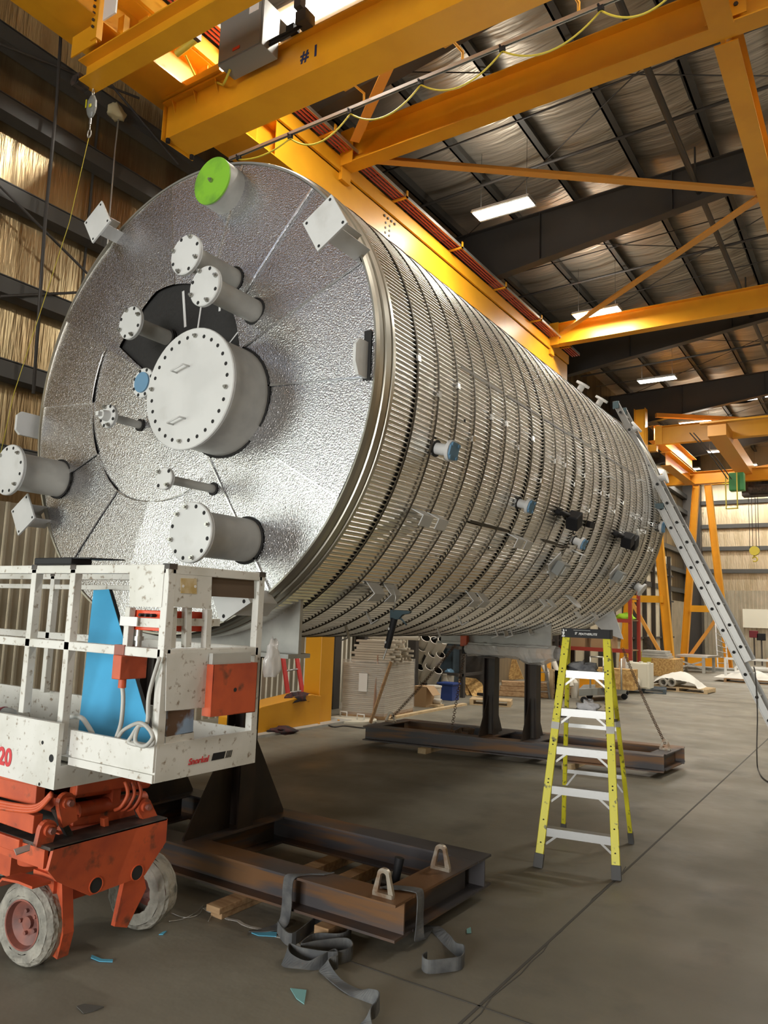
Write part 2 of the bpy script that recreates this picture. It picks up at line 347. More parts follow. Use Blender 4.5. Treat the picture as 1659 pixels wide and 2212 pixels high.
for y, z, r in ((3.5, -.42, .016), (4.8, -.42, .016), (11.2, -.42, .014), (12.4, -.45, .02), (13.9, -.5, .035), (18.3, -.42, .014), (19.6, -.5, .035), (21.2, -.42, .014), (25.5, -.42, .014), (27.4, -.5, .035), (29.2, -.42, .014), (33.2, -.42, .014), (36.8, -.5, .03), (41, -.42, .014)):
    MB().cyl((WL, y, rz(WL)+z), (WR, y, rz(WR)+z), r, 8).build('bridging_rod', DARKST, cl)
for y0, y1 in ((9.0, 16.0), (16., 23.6), (23.6, 31.2), (31.2, 38.8)):
    MB().cyl((-8.5, y0, rz(-8.5)-.36), (2.0, y1, rz(2)-.36), .012, 6).build('brace_rod', DARKST, cl)
    MB().cyl((2.0, y0, rz(2)-.36), (-8.5, y1, rz(-8.5)-.36), .012, 6).build('brace_rod', DARKST, cl)
g = P(1395, 140, 'z', 10.9)
pp = MB().cyl((g.x, 2, 10.9), (g.x, 44, 10.9), .062, 12); pp.cyl((g.x, 15.6, 10.9), (g.x, 15.6, 11.7), .02, 8); pp.cyl((g.x, 22.6, 10.9), (g.x, 22.6, 11.7), .02, 8)
tag(pp.build('ceiling_pipe', PURLIN), 'long dark pipe hung below the roof, running away between the purlins', 'pipe')
# floor joints and crack
j = MB(); j.box((-1.665, 2.0, .0005), (-1.65, WF, .0025)); j.box((-2.7, 3.45, .0005), (8, 3.46, .0025)); j.box((-9.2, 20.0, .0005), (8, 20.01, .0025))
struct(j.build('trim_1', JOINT))
def crack(pts, w=.006):
    q = MB()
    for a, c in zip(pts, pts[1:]): q.beam((*a, .001), (*c, .001), w, .002)
    return q
rc = random.Random(5); pts = [(-1.62+rc.uniform(-.012, .012)-.03*(k/12), 2.6+k*.16) for k in range(22)]
struct(crack(pts).build('trim_2', JOINT)); 
ca, cb = P(440, 1962, 'z', 0), P(655, 2046, 'z', 0)
pts = [(ca.x+(cb.x-ca.x)*k/14, ca.y+(cb.y-ca.y)*k/14+rc.uniform(-.012, .012)) for k in range(15)]
struct(crack(pts, .022).build('trim_3', GPAINT))
# ---------------------------------------------------------------- ceiling lights
def fixture(label, grp=None):
    t = thing('ceiling_light', label, 'light', (0, 0, 0), grp, local=True)
    h = MB().box((-.62, -.19, .0), (.62, .19, .05)); h.plate([(-.62, -.24, -.02), (-.62, -.19, .03), (-.62, .19, .03), (-.62, .24, -.02)], (1, 0, 0), 1.24); h.build('housing', WHITE, t, bevel=.005)
    MB().box((-.60, -.17, -.028), (.60, .17, -.021)).build('diffuser', LED, t)
    w = MB()
    for x in (-.5, .5): w.cyl((x, 0, .05), (x, 0, 1.35), .004, 6)
    w.build('hanger_wire', DARKST, t)
    return t
LN = {(-6.05, 7.1): 'bright linear ceiling light just above the numbered crane bridge', (-6.05, 13.1): 'large glowing ceiling light hung in front of the nearest full rafter', (-6.05, 19.1): 'glowing strip light hung right at the top edge of the second orange tie beam',
      (-6.05, 25.6): 'glowing ceiling light above the ladder, between the second and third orange tie beams', (-6.05, 31.9): 'glowing light over the left end of the far crane beam', (-6.05, 37.8): 'most distant glowing light, beside the end of the brown hoist beam'}
fx = None
for x, ys in LX.items():
    for y in ys:
        lab = LN.get((x, y), 'ceiling light of the %s row right of the tank, %s from the near end' % ('first' if x < 5 else 'second', ('nearest', 'second', 'third', 'fourth', 'fifth', 'last')[ys.index(y)]))
        gp = 'ceiling lights over the tank bay' if (x, y) in LN else 'ceiling lights over the rest of the hall'
        if fx is None: fx = fixture(lab, gp); fx.location = (x, y, 10)
        else: dup(fx, (x, y, 10), 0, lab, gp)
        area('lamp_light', (x, y, 9.965), (0, 0, 0), 1.2, .34, LAMP)
        area('roof_fill', (x, y, 10.07), (PI, 0, 0), 1.2, .34, LAMP*.13)  # extra upward light added to brighten the roof foil
for (x, y), wn in zip(((-8.3, 41.5), (-5.6, 41.5), (-2.9, 41.5)), ('left', 'middle', 'right')):
    dup(fx, (x, y, 9.95), 0, wn+' light of the far row along the end wall', 'lights along the end wall'); area('lamp_light', (x, y, 9.91), (0, 0, 0), 1.2, .34, LAMP)
# ================================================================ crane steel
def bolts(b, cs, ax, r=.012, h=.012, n=6, mi=0):
    for c in cs: c = Vector(c); b.cyl(c, c+Vector(ax)*h, r, n, mi)
    return b
RX = -7.65
t = thing('crane_runway', 'long orange crane runway girder with red conductor bars, behind the tank', 'crane runway', (-7.85, 3, 8.85))
MB().ibeam((-7.88, -4, 9.16), (-7.88, 21.3, 9.16), .46, .62, .02, .014).build('girder', ORANGE, t)
MB().box((-7.665, 8.1, 8.87), (-7.65, 21.3, 9.47)).build('side_web', ORANGE, t)
MB().chan((-7.70, -4, 9.60), (-7.70, 21.3, 9.60), .20, .26, .012).build('top_channel', ORANGE, t)
for k in range(5): y = 3.5+k*1.05; MB().box((-8.08, y, 8.87), (-7.68, y+.012, 9.46)).build('stiffener', ORANGE, t)
b = MB(); b.box((-8.35, -4, 8.87), (-8.11, 21.3, 8.90)); b.box((-8.35, -4, 8.90), (-8.335, 21.3, 9.05)); b.build('walkway_angle', ORANGE, t)
b = MB()
for yy in (11.2,):
    for k in range(4): b.cyl((-7.645, yy+k*.12, 9.36), (-7.63, yy+k*.12, 9.36), .026, 8)
    for k in range(3):
        for m_ in range(2): b.cyl((-7.65, yy+.05+m_*.14, 9.24-k*.1), (-7.64, yy+.05+m_*.14, 9.24-k*.1), .024, 8)
b.build('splice_bolts', DARKST, t)
for k in range(4): MB().cyl((-7.50-.07*k+.12, -4, 9.80), (-7.50-.07*k+.12, 21.6, 9.80), .018, 8).build('conductor_bar', CONDR, t, label='red conductor bar')
MB().box((-7.34, -4, 9.77), (-7.325, 21.5, 9.83)).build('conductor_rail', STEELP, t)
for k in range(9):
    y = 2.2+k*2.3; b = MB().box((-7.75, y, 9.735), (-7.28, y+.05, 9.765)); b.box((-7.30, y, 9.735), (-7.28, y+.05, 9.88)); b.box((-7.7, y, 9.5), (-7.66, y+.05, 9.76)); b.build('conductor_bracket', ORANGE, t)
t = thing('crane_column', 'square orange crane column rising behind the near end of the tank', 'column', (-7.82, 9.95, 0))
MB().box((-7.99, 9.86, .02), (-7.65, 10.20, 8.85)).build('shaft', ORANGE, t, bevel=.012)
b = MB().box((-8.2, 9.7, 0), (-7.5, 10.35, .02)); bolts(b, [(-7.56, 9.76, .02), (-7.56, 10.28, .02), (-8.1, 9.76, .02)], (0, 0, 1), .02, .03); b.build('base_plate', ORANGE, t)
tag(MB().plate([(-7.60, 8.0, .03), (-7.60, 9.84, .03), (-7.60, 9.84, .46), (-7.60, 9.6, .50), (-7.60, 8.45, .40), (-7.60, 8.0, .26)], (-1, 0, 0), .42).build('column_base_beam', ORANGE, bevel=.01), 'low orange steel base beam lying in front of the square orange column', 'beam')
struct(MB().box((-8.3, 5.0, 0), (-7.45, 10.5, .035)).build('trim_4', GPAINT))
# tie beams across the bay
def tie(y, label, xr=1.2, z0=9.57, z1=10.18, xl=-7.6):
    t = thing('tie_beam', label, 'crane beam', (xl, y, z0), 'orange tie beams across the bay')
    MB().ibeam((xl, y, (z0+z1)/2), (xr, y, (z0+z1)/2), .30, z1-z0, .02, .014).build('beam', ORANGE, t)
    b = MB().box((xl-.02, y-.16, z0-.02), (xl+.25, y-.14, z1+.02)); b.box((xl-.35, y-.13, z0-.25), (xl+.02, y+.13, z0+.02)); b.build('end_bracket', ORANGE, t)
    return t
t = tie(9.86, 'nearest orange tie beam, crossing behind the looped yellow cables', 3)
b = MB().box((-1.62, 9.70, 9.63), (-1.12, 9.712, 9.87)); bolts(b, [(-1.5, 9.70, 9.72), (-1.24, 9.70, 9.78)], (0, -1, 0), .03, .02, mi=1); b.build('splice_plate', [ORANGE, DARKST], t)
tie(19.9, 'second orange tie beam, level with the far end of the red conductor bars', 3)
t = tie(30.05, 'third orange tie beam, over the far bay behind the leaning ladder', 1.2, 8.75, 9.47, -7.15)
tie(35.2, 'most distant orange tie beam, resting on the far pair of splayed legs', 1.2, 8.0, 8.55, -8.3)
tag(MB().ibeam((-1.42, 10.03, 9.78), (-1.42, 19.7, 9.78), .30, .5).build('side_girder', ORANGE), 'orange girder running away at the top right edge, meeting the diagonal braces', 'crane beam')
tag(MB().ibeam((-1.42, -4, 9.78), (-1.42, 9.70, 9.78), .30, .5).build('side_girder', ORANGE), 'orange girder overhead at the top right, nearer than the tie beam', 'crane beam')
for a, c, lab in (((-7.2, 10.2), (-1.6, 14.6), 'pinkish orange diagonal brace sloping from the nearest tie beam to the right edge'), ((-7.2, 19.6), (-1.6, 14.8), 'orange diagonal brace rising from the second tie beam to the right edge'), ((-7.2, 9.55), (-1.6, 5.0), 'short orange diagonal brace seen between the numbered bridge and the nearest tie beam')):
    tag(MB().beam((*a, 9.86), (*c, 9.86), 0, 0, prof=[(-.08, -.08), (.08, -.08), (.08, -.066), (-.066, -.066), (-.066, .08), (-.08, .08)]).build('diagonal_brace', ORANGE2), lab, 'brace')
# travelling bridge #1 (under-running box girder)
t = thing('crane_bridge', 'big orange travelling crane bridge marked #1 overhead', 'crane', (-8.2, 6.6, 8.3))
b = MB(); X0, X1, Y0_, Y1_, Z0, Z1 = -8.16, 9.5, 6.36, 6.90, 8.31, 8.80
b.box((X0+.02, Y0_+.03, Z0), (X1, Y1_-.03, Z0+.02)); b.box((X0+.02, Y0_+.03, Z0+.02), (X1, Y0_+.045, Z1)); b.box((X0+.02, Y1_-.045, Z0+.02), (X1, Y1_-.03, Z1)); b.build('box_girder', ORANGE, t)
MB().box((X0, Y0_-.05, Z1), (X1, Y1_+.05, Z1+.03)).build('top_flange', ORANGE, t)
MB().box((X0-.015, Y0_-.02, Z0-.03), (X0+.005, Y1_+.02, Z1+.03)).build('end_plate', ORANGE, t)
for k in range(3):
    x = X0+.18+k*.42; MB().plate([(x, Y0_+.03, Z1), (x, Y0_-.045, Z1), (x, Y0_+.03, Z1-.17)], (1, 0, 0), .012).build('gusset', ORANGE, t)
b = MB().box((X0+.03, Y0_-.10, Z1+.04), (-7.0, Y0_+.02, Z1+.14)); b.build('truck_plate', ORANGE, t)
for y in (Y0_+.05, Y1_-.05): MB().cyl((X0+.05, y, Z0-.055), (X0+.05, y, Z0+.0), .032, 14).build('rubber_stop', BLK, t)
text('# 1', .21, TEXTB, t, (-5.70, Y0_+.026, 8.49), (1, 0, .0), (0, 0, 1), ext=.001, bold=.006)
cb = MB().box((-6.72, 5.98, 8.58), (-5.98, 6.28, 9.22)).build('control_cabinet', CABG, t, bevel=.01, label='grey electrical cabinet')
MB().box((-6.70, 5.965, 8.60), (-6.0, 5.978, 9.20)).build('cabinet_door', CABG, cb)
MB().box((-6.45, 5.958, 8.66), (-6.33, 5.963, 8.70)).build('warning_sticker', LIFTR, cb); MB().box((-6.2, 5.958, 9.06), (-6.04, 5.963, 9.17)).build('paper_label', WHITE, cb)
for i in range(2): MB().tube([(-5.98, 6.12, 8.66+.05*i), (-5.82, 6.10, 8.64+.05*i), (-5.68, 6.18, 8.74+.03*i), (-5.55, 6.25, 8.86)], .018, 8).build('power_cable', BLK, t)
b = MB().box((-5.62, 6.16, 8.82), (-5.46, 6.34, 8.98)); b.box((-5.60, 6.10, 8.98), (-5.50, 6.20, 9.25)); b.build('collector_bracket', DARKST, t)
b = MB().box((-5.80, 6.20, 8.83), (-5.68, 6.32, 8.90)); b.build('junction_box', BLK, t)
MB().tube([(-6.62, 6.1, 8.58), (-6.75, 6.15, 8.50), (-6.95, 6.3, 8.62), (-7.25, 6.4, 8.86), (-7.5, 6.3, 8.95), (-7.62, 6.2, 9.25)], .016, 8).build('flexible_conduit', YCAB, t)
MB().box((-6.7, 6.30, 8.83), (-6.0, 6.50, 8.86)).build('cabinet_shelf', ORANGE, t)
b = MB()
for k in range(4):
    y = 5.85+.03*k; b.tube([(-7.25-.05*k, y, 9.35), (-7.30-.05*k, y, 9.50), (-7.36-.05*k, y, 9.56), (-7.40-.06*k, y, 9.68)], .012, 6)
b.cyl((-7.55, 5.9, 9.35), (-7.05, 5.9, 9.35), .03, 8); b.box((-7.10, 5.84, 9.05), (-7.04, 5.96, 9.65)); b.build('collector_arm', DARKST, t)
MB().cyl((-7.5, 5.95, 9.05), (-7.15, 6.0, 9.18), .045, 12).build('yellow_collector_head', YCAB, t)
# festoon track and looped cable carried by the bridge
TY, TZ = 7.25, 8.36
MB().beam((-7.75, TY, TZ), (9, TY, TZ), 0, 0, prof=[(-.02, -.022), (-.012, -.022), (-.016, .016), (.016, .016), (.012, -.022), (.02, -.022), (.02, .022), (-.02, .022)]).build('festoon_track', STEELP, t)
for px_, py_ in ((265, 0), (999, 132), (786, 218), (1250, 30)):
    if px_ < 600: continue
    x = P(px_, py_, 'y', TY).x
    MB().tube([(x-.05, 6.9, 8.34), (x-.02, 7.05, 8.50), (x, TY, 8.50), (x, TY, 8.38)], .02, 4).build('track_hanger', ORANGE, t)
tx = [P(a, c_, 'y', TY).x for a, c_ in ((516, 338), (627, 296), (757, 242), (909, 178), (1085, 105), (1298, 22))]+[-1.35, -.5, .4]
for i, x in enumerate(tx):
    b = MB().box((x-.03, TY-.025, TZ-.075), (x+.03, TY+.025, TZ-.02)); b.cyl((x-.02, TY-.035, TZ-.01), (x-.02, TY+.035, TZ-.01), .014, 8); b.build('cable_trolley', BLK, t)
    if i < len(tx)-1:
        x2 = tx[i+1]; d = .24 if i > 0 else .09
        MB().tube([(x+(x2-x)*u, TY, TZ-.07-d*4*u*(1-u)*(1+.0*u)) for u in [k/16 for k in range(17)]], .011, 8).build('festoon_cable', YCAB, t)
# second, nearer under-running beam with the fall arrester
t = thing('hoist_beam', 'narrower orange beam at the top left carrying the fall arrester', 'crane', (-8.1, 5.0, 8.3))
MB().ibeam((-8.10, 5.08, 8.38), (6, 5.08, 8.38), .26, .30, .018, .012).build('beam', ORANGE, t)
b = MB()
for y in (4.86, 5.22):
    b.box((-8.12, y, 8.50), (-7.62, y+.015, 8.78)); b.box((-7.72, y-.02, 8.55), (-7.60, y+.06, 9.12))
bolts(b, [(-7.66, 4.83, 8.70+.09*k) for k in range(5)], (0, -1, 0), .018, .02, mi=1); b.build('hanger_bracket', [ORANGE, DARKST], t)
MB().box((-7.56, 4.88, 8.78), (-7.32, 4.90, 9.10)).build('grey_sign_plate', WHITE, t, label='blank pale grey plate')
b = MB(); b.lathe((-8.14, 5.0, 8.26), (0, 1, 0), [(-.06, 0), (-.06, .07), (.1, .07), (.1, 0)], 12); b.box((-8.2, 4.95, 8.2), (-8.05, 5.1, 8.34)); b.build('trolley', GREASE, t)
sc0 = P(198, 232, 'y', 5.15)
t = thing('fall_arrester', 'grey fall arrester hanging by the wall, with yellow stickers and a hook', 'safety hoist', sc0)
hb = MB(); prof = [(-.16, 0), (-.15, .04), (-.08, .078), (.02, .085), (.09, .065), (.14, .03), (.15, 0)]
hb.lathe(sc0, (0, 0, -1), prof, 20); hb.v = [(sc0.x+(x-sc0.x), sc0.y+(y-sc0.y)*.55, z) for x, y, z in hb.v]; hb.build('housing', CABG, t)
b = MB(); b.box((sc0.x-.055, sc0.y-.055, sc0.z-.02), (sc0.x-.035, sc0.y-.048, sc0.z+.09)); b.box((sc0.x+.02, sc0.y-.055, sc0.z-.04), (sc0.x+.06, sc0.y-.048, sc0.z+.0)); b.build('yellow_sticker', YEL, t)
b = MB(); b.tube([sc0+Vector((.0, 0, .16))+Vector((.02*math.cos(a), 0, .05*math.sin(a)+.04)) for a in [k*PI/6 for k in range(12)]], .007, 6, closed=True); b.tube([sc0+Vector((0, 0, .24)), sc0+Vector((-.02, 0, .34))], .012, 6); b.build('shackle', STEELP, t)
b = MB(); b.cyl(sc0+Vector((0, 0, -.15)), sc0+Vector((0, 0, -.23)), .016, 8); b.tube([sc0+Vector((.035*math.cos(a), 0, -.36+.055*math.sin(a))) for a in [k*PI/6 for k in range(12)]], .008, 6, closed=True); b.cyl(sc0+Vector((0, 0, -.23)), sc0+Vector((0, 0, -.31)), .009, 8); b.build('snap_hook', STEELP, t)
tag(MB().tube([sc0+Vector((0, 0, -.41)), P(150, 480, 'y', 5.0), P(30, 850, 'y', 4.8), P(0, 985, 'y', 4.75)], .0045, 6).build('tag_line', YCAB), 'thin yellowish tag line slanting down from the fall arrester hook', 'rope')
tag(MB().tube([P(256, 258, 'x', -9.0), P(249, 320, 'x', -9.0), P(240, 425, 'x', -9.0), P(236, 470, 'x', -9.0), P(225, 640, 'x', -9.0)], .012, 6).build('hanging_cable', STEELP), 'pale cable hanging down the foil wall above the left support plate', 'cable')
tag(wad(P(250, 245, 'x', -9.0)-Vector((0, 0, .06)), (.10, .14, .16), .8, 4).build('rag', mat('tan_rag', (.45, .38, .22), .9)), 'crumpled tan rag on the wall girt above the hanging cable', 'rag')
# far crane: splayed legs, girders, brown hoist beam, chain block
def legs(y, xs, top, bot, label, cat='crane leg'):
    t = thing('crane_support', label, cat, (xs, y, 0), 'orange A-frame crane supports')
    for s in (-1, 1): MB().ibeam((xs+s*top, y, 7.95 if y > 33 else 8.7), (xs+s*bot, y, .02), .26, .28, up=(1, 0, 0)).build('leg', ORANGE, t)
    MB().beam((xs-bot*.72, y, 2.5), (xs+bot*.72, y, 2.5), .14, .28).build('crossbar', ORANGE, t)
    MB().beam((xs+bot*.68, y+.1, 2.35), (xs-bot*.8, y+.1, .35), .08, .14).build('diagonal', ORANGE2, t)
    b = MB().box((xs-bot-.3, y-.3, 0), (xs+bot+.3, y+.3, .03)); b.box((xs-bot, y-.1, .05), (xs+bot, y+.1, .45)); b.build('base_beam', ORANGE, t)
    return t
legs(35.2, -6.45, .24, .92, 'far A-frame of orange crane legs standing beside the grey table')
t = thing('crane_support', 'nearer A-frame of orange crane legs, half hidden behind the tank end', 'crane leg', (-7.55, 30, 0), 'orange A-frame crane supports')
MB().ibeam((-7.22, 30, 6.5), (-6.72, 30, .02), .26, .30, up=(1, 0, 0)).build('leg', ORANGE, t); MB().ibeam((-7.9, 30, 6.5), (-8.5, 30, .02), .26, .30, up=(1, 0, 0)).build('leg', ORANGE, t)
MB().box((-8.1, 29.85, 6.5), (-7.1, 30.15, 6.8)).build('cap_plate', ORANGE, t)
MB().beam((-8.3, 30, 2.72), (-6.95, 30, 2.72), .14, .26).build('crossbar', ORANGE, t)
MB().beam((-8.1, 29.9, 2.55), (-6.85, 29.9, .3), .10, .12).build('diagonal', ORANGE2, t)
tag(MB().ibeam((-7.45, 28.9, 7.6), (-7.45, 28.9, 9.95), .36, .42, up=(1, 0, 0)).build('crane_post', ORANGE), 'upright orange post behind the top of the leaning ladder', 'column')
tag(MB().ibeam((-7.3, 30.25, 9.3), (-7.3, 37.5, 9.3), .42, .62).build('far_girder', ORANGE), 'orange girder running away from the post behind the ladder top', 'crane beam')
tag(MB().ibeam((-6.9, 30.4, 8.25), (-6.9, 35.0, 8.25), .40, .55).build('far_girder', ORANGE), 'lower orange girder receding under the far tie beams', 'crane beam')
tag(MB().ibeam((-6.6, 38.5, 8.7), (2, 38.5, 8.7), .3, .4).build('far_girder', ORANGE), 'thin distant orange beam crossing behind the brown hoist beam', 'crane beam')
tag(MB().beam((-6.9, 38.6, 8.9), (-1.5, 35.4, 8.9), .16, .16).build('diagonal_brace', ORANGE2), 'distant orange diagonal brace behind the brown hoist beam', 'brace')
tag(MB().beam((-7.2, 30.2, 10.0), (-2, 34, 10.0), .16, .16).build('diagonal_brace', ORANGE2), 'orange diagonal brace above the third tie beam', 'brace')
t = thing('hoist_bridge', 'brown orange box beam coming towards the camera under the far tie beam', 'crane', (-4.7, 31, 8.2), None)
a = P(1548, 920, 'y', 28.6); c = P(1618, 1040, 'y', 36.5)
MB().beam(a+Vector((0, 0, -.1)), c+Vector((0, 0, .3)), .62, .52).build('box_girder', ORANGE2, t)
MB().box((a.x-.55, 28.45, a.z+.10), (a.x+2.6, 28.7, a.z+.16)).build('end_carriage', ORANGE, t)
b = MB().box((c.x-.2, 35.7, c.z-.75), (c.x+.9, 36.4, c.z-.1)); b.cyl((c.x+.1, 35.6, c.z-.5), (c.x+.9, 35.6, c.z-.5), .2, 12); b.box((c.x+.6, 35.5, c.z-.2), (c.x+1.5, 35.8, c.z+.2)); b.build('hoist_unit', GREASE, t)
g = P(1592, 1040, 'y', 31.5); MB().box((g.x-.28, 31.4, g.z-.36), (g.x+.26, 31.8, g.z+.34)).build('chain_bag', GREENB, t, bevel=.03, label='green control box')
b = MB(); q0 = P(1580, 1065, 'y', 31.2)
b.box((q0.x-.22, 31.2, q0.z-.6), (q0.x-.18, 31.24, q0.z+.8)); b.box((q0.x+.18, 31.2, q0.z-.6), (q0.x+.22, 31.24, q0.z+.8)); b.box((q0.x-.22, 31.2, q0.z-.62), (q0.x+.22, 31.24, q0.z-.58)); b.build('yellow_frame', YCAB, t)
for k in range(2): MB().tube([P(1490+8*k, 935, 'y', 29.5), P(1540+8*k, 990, 'y', 30.3), P(1572+8*k, 1035, 'y', 31)], .02, 6).build('guide_rod', DARKST, t)
hk = P(1630, 1190, 'y', 36.0)
t = thing('hook_block', 'yellow crane hook block hanging on thin ropes against the far wall', 'hook', hk)
MB().lathe(hk+Vector((0, -.1, 0)), (0, 1, 0), [(0, 0), (0, .2), (.2, .2), (.2, 0)], 20).build('sheave_block', YCAB, t)
MB().tube([hk+Vector((.10*math.sin(a_), 0, -.36-.10*math.cos(a_))) for a_ in [k*.4 for k in range(-2, 12)]]+[hk+Vector((0, 0, -.2))], .03, 8).build('hook', YCAB, t)
b = MB(); 
for dx in (-.18, -.06, .08, .18): b.tube([hk+Vector((dx, 0, .1)), Vector((hk.x+dx, 36, 8.1))], .012, 5)
b.build('wire_rope', DARKST, t)
# ================================================================ the tank
TX, TZC, TR, TY0, TY1 = -4.44, 3.417, 1.84, 3.80, 11.12
C2 = math.cos; S2 = math.sin
def rad(d): return d*PI/180
def TN(th): return Vector((C2(rad(th)), 0, S2(rad(th))))
def TT(th): return Vector((-S2(rad(th)), 0, C2(rad(th))))
def TP(y, th, r=TR): return Vector((TX, y, TZC))+TN(th)*r
tank = thing('storage_tank', 'huge horizontal cylindrical tank clad in corrugated aluminium, on dark steel supports', 'tank', (TX, 7.4, 1.5))
AX = (0, 1, 0)
MB().lathe((TX, 0, TZC), AX, [(TY0+.035, 0), (TY0+.035, 1.80), (TY1-.02, 1.80), (TY1-.02, 0)], 72).build('insulation_core', BLACKI, tank, label='black insulation showing where end panels are missing')
b = MB()
prof = [(TY0+.02, 1.800), (TY0-.004, 1.812), (TY0-.006, 1.826), (TY0+.02, 1.838), (TY0+.055, 1.842), (TY0+.06, 1.835), (TY0+.075, 1.835), (TY0+.08, 1.848), (TY0+.13, 1.852), (TY0+.135, 1.842), (TY0+.15, 1.842), (TY0+.155, 1.852), (TY0+.185, 1.852), (TY0+.19, 1.83)]
b.lathe((TX, 0, TZC), AX, prof, 144).build('front_rim', RIMM, tank, label='smooth flashing ring round the front edge')
# one corrugated band, copied along the shell
NR = 336; BW = .291; v = []; f = []; k6 = [(0, .0), (.10, .0035), (.25, .0105), (.40, .0105), (.56, .0035), (.68, 0)]
rp = []
for i in range(NR):
    for (u, h) in [(0, -.002), (.14, .0), (.30, .0105), (.37, .0130), (.53, .0130), (.60, .0105), (.78, .0)]: rp.append((2*PI*(i+u)/NR, h))
n = len(rp)
for (y, dr) in ((0, .0), (BW+.012, -.0005)):
    for (a, h) in rp: v.append(((1.835+h+dr)*C2(a), y, (1.835+h+dr)*S2(a)))
f = [(i, (i+1) % n, n+(i+1) % n, n+i) for i in range(n)]
bm = MB().add(v, f, 0, True)
OFF[tank.name] = Vector(); band = bm.build('cladding_band', ALUC, tank); OFF[tank.name] = Vector(tank.location)
band.location = Vector((TX, TY0+.175, TZC))-Vector(tank.location)
sm = MB().lathe((0, 0, 0), AX, [(0, 1.848), (0, 1.8535), (.017, 1.8535), (.017, 1.848), (0, 1.848)], 144)
OFF[tank.name] = Vector(); strap = sm.build('steel_strap', STRAP, tank); 
clip = MB().box((1.850, -.012, -.022), (1.864, .030, .022)).build('strap_clip', SEAM, tank); OFF[tank.name] = Vector(tank.location)
NB = 24; y = TY0+.175; strap.location = Vector((TX, y+BW-.002, TZC))-Vector(tank.location)
rk = random.Random(2)
clip.location = strap.location; clip.rotation_euler = (0, -rad(4), 0)
for i in range(1, NB+1):
    c = band.copy(); COL.objects.link(c); c.location = band.location+Vector((0, i*BW, 0)); c.rotation_euler = (0, rk.uniform(-.01, .01), 0)
    if i < NB:
        s_ = strap.copy(); COL.objects.link(s_); s_.location = strap.location+Vector((0, i*BW, 0))
        k_ = clip.copy(); COL.objects.link(k_); k_.location = s_.location; k_.rotation_euler = (0, -rad([3, -1, 4, -6, 2][i % 5]-i*.55), 0)
b = MB().lathe((TX, 0, TZC), AX, [(TY1+.10, 1.845), (TY1+.14, 1.866), (TY1+.17, 1.86), (TY1+.19, 1.79), (TY1+.19, 0)], 96); b.build('rear_end', RIMM, tank)
for y0, th in ((4.94, 8.5), (5.8, 8.5), (6.6, 8.5), (7.3, 9), (8.2, 9), (9.0, 9.), (5.5, -27), (7.1, -27)):
    a = TP(y0, th, 1.8505); c = TP(y0+BW*2.6, th, 1.8505); MB().beam(a, c, .022, .003, up=TN(th)).build('sheet_lap', STRAP, tank)
# front end panels
def pol(r, th, y): q = rad(th); return (TX+r*C2(q), y, TZC+r*S2(q))
KR = [(-62, .42), (-60, .66), (-50, .66), (-48, .42), (-6, .42), (14, .42), (17, .655), (34, .70), (55, .78), (73, .84), (88, .885), (112, .98), (133, .94), (147, .93), (150, .42), (298, .42)]
KO = [(150, 1.10), (176, 1.085), (205, 1.02), (231, .955), (252, .862), (281, .783), (300, .74)]
def itp(K, t):
    for (a, r0), (c, r1) in zip(K, K[1:]):
        if a <= t <= c: return r0+(r1-r0)*(t-a)/(c-a)
    return K[0][1] if t < K[0][0] else K[-1][1]
def panel(t0, t1, ri, ro, ya, yb, name='end_panel'):
    nu, nv = 14, 3; v = []
    for i in range(nu+1):
        t = t0+(t1-t0)*i/nu; y = ya+(yb-ya)*i/nu
        for j in range(nv+1): u = j/nv; v.append(pol(ri(t)*(1-u)+ro(t)*u, t, y-.006*S2(PI*u)))
    k = nv+1; b = MB().add(v, [(i*k+j, i*k+j+1, (i+1)*k+j+1, (i+1)*k+j) for i in range(nu) for j in range(nv)], 0, True)
    e0 = [v[j] for j in range(k)]; e1 = [v[nu*k+j] for j in range(k)]
    for e in (e0, e1): b.add(e+[(p[0], p[1]+.012, p[2]) for p in e], [(j, j+1, k+j+1, k+j) for j in range(nv)], 1)
    return b.build(name, [ALUJ, SEAM], tank)
ST = 360/14.
rt = random.Random(11)
for i in range(14):
    t0 = -4+ST*i-ST*2; t1 = t0+ST
    dy = [.010, -.006, .004, -.010, .002, .012, -.004, .016, .010, .014, .018, .012, -.012, .006][i]
    if t0 > 145: panel(t0, t1+.3, lambda t: itp(KO, t), lambda t: 1.806, TY0+dy, TY0+.008-dy*.7); panel(t0, t1+.3, lambda t: .30, lambda t: itp(KO, t)+.02, TY0+.011, TY0+.017, 'inner_end_panel')
    else: panel(t0, t1+.3, lambda t: itp(KR, t), lambda t: 1.806, TY0+dy, TY0+.008-dy*.7)
for i in range(14):
    t = -4+ST*i-ST*2; r0 = itp(KR, t) if t < 148 else .5
    a, c = Vector(pol(max(r0, .5), t, TY0-.003)), Vector(pol(1.80, t, TY0-.003))
    if i in (2, 3, 4, 5, 6, 1, 0): MB().beam(a, c, .011, .006, up=(0, 1, 0)).build('seam_strip', SEAM, tank)
pts = [Vector(pol(itp(KO, t), t, TY0-.004)) for t in range(150, 300, 5)]
MB().tube(pts, .004, 5).build('ring_wire', SEAM, tank)
b = MB()
for t, r0, r1, w in ((76, .50, .80, .03), (92, .55, .86, .05), (33, .45, .70, .02), (60, .7, .76, .04)):
    b.beam(pol(r0, t, TY0+.03), pol(r1, t+3, TY0+.03), w*.5, .006, up=(0, 1, 0))
b.build('mastic_smear', MASTIC, tank)
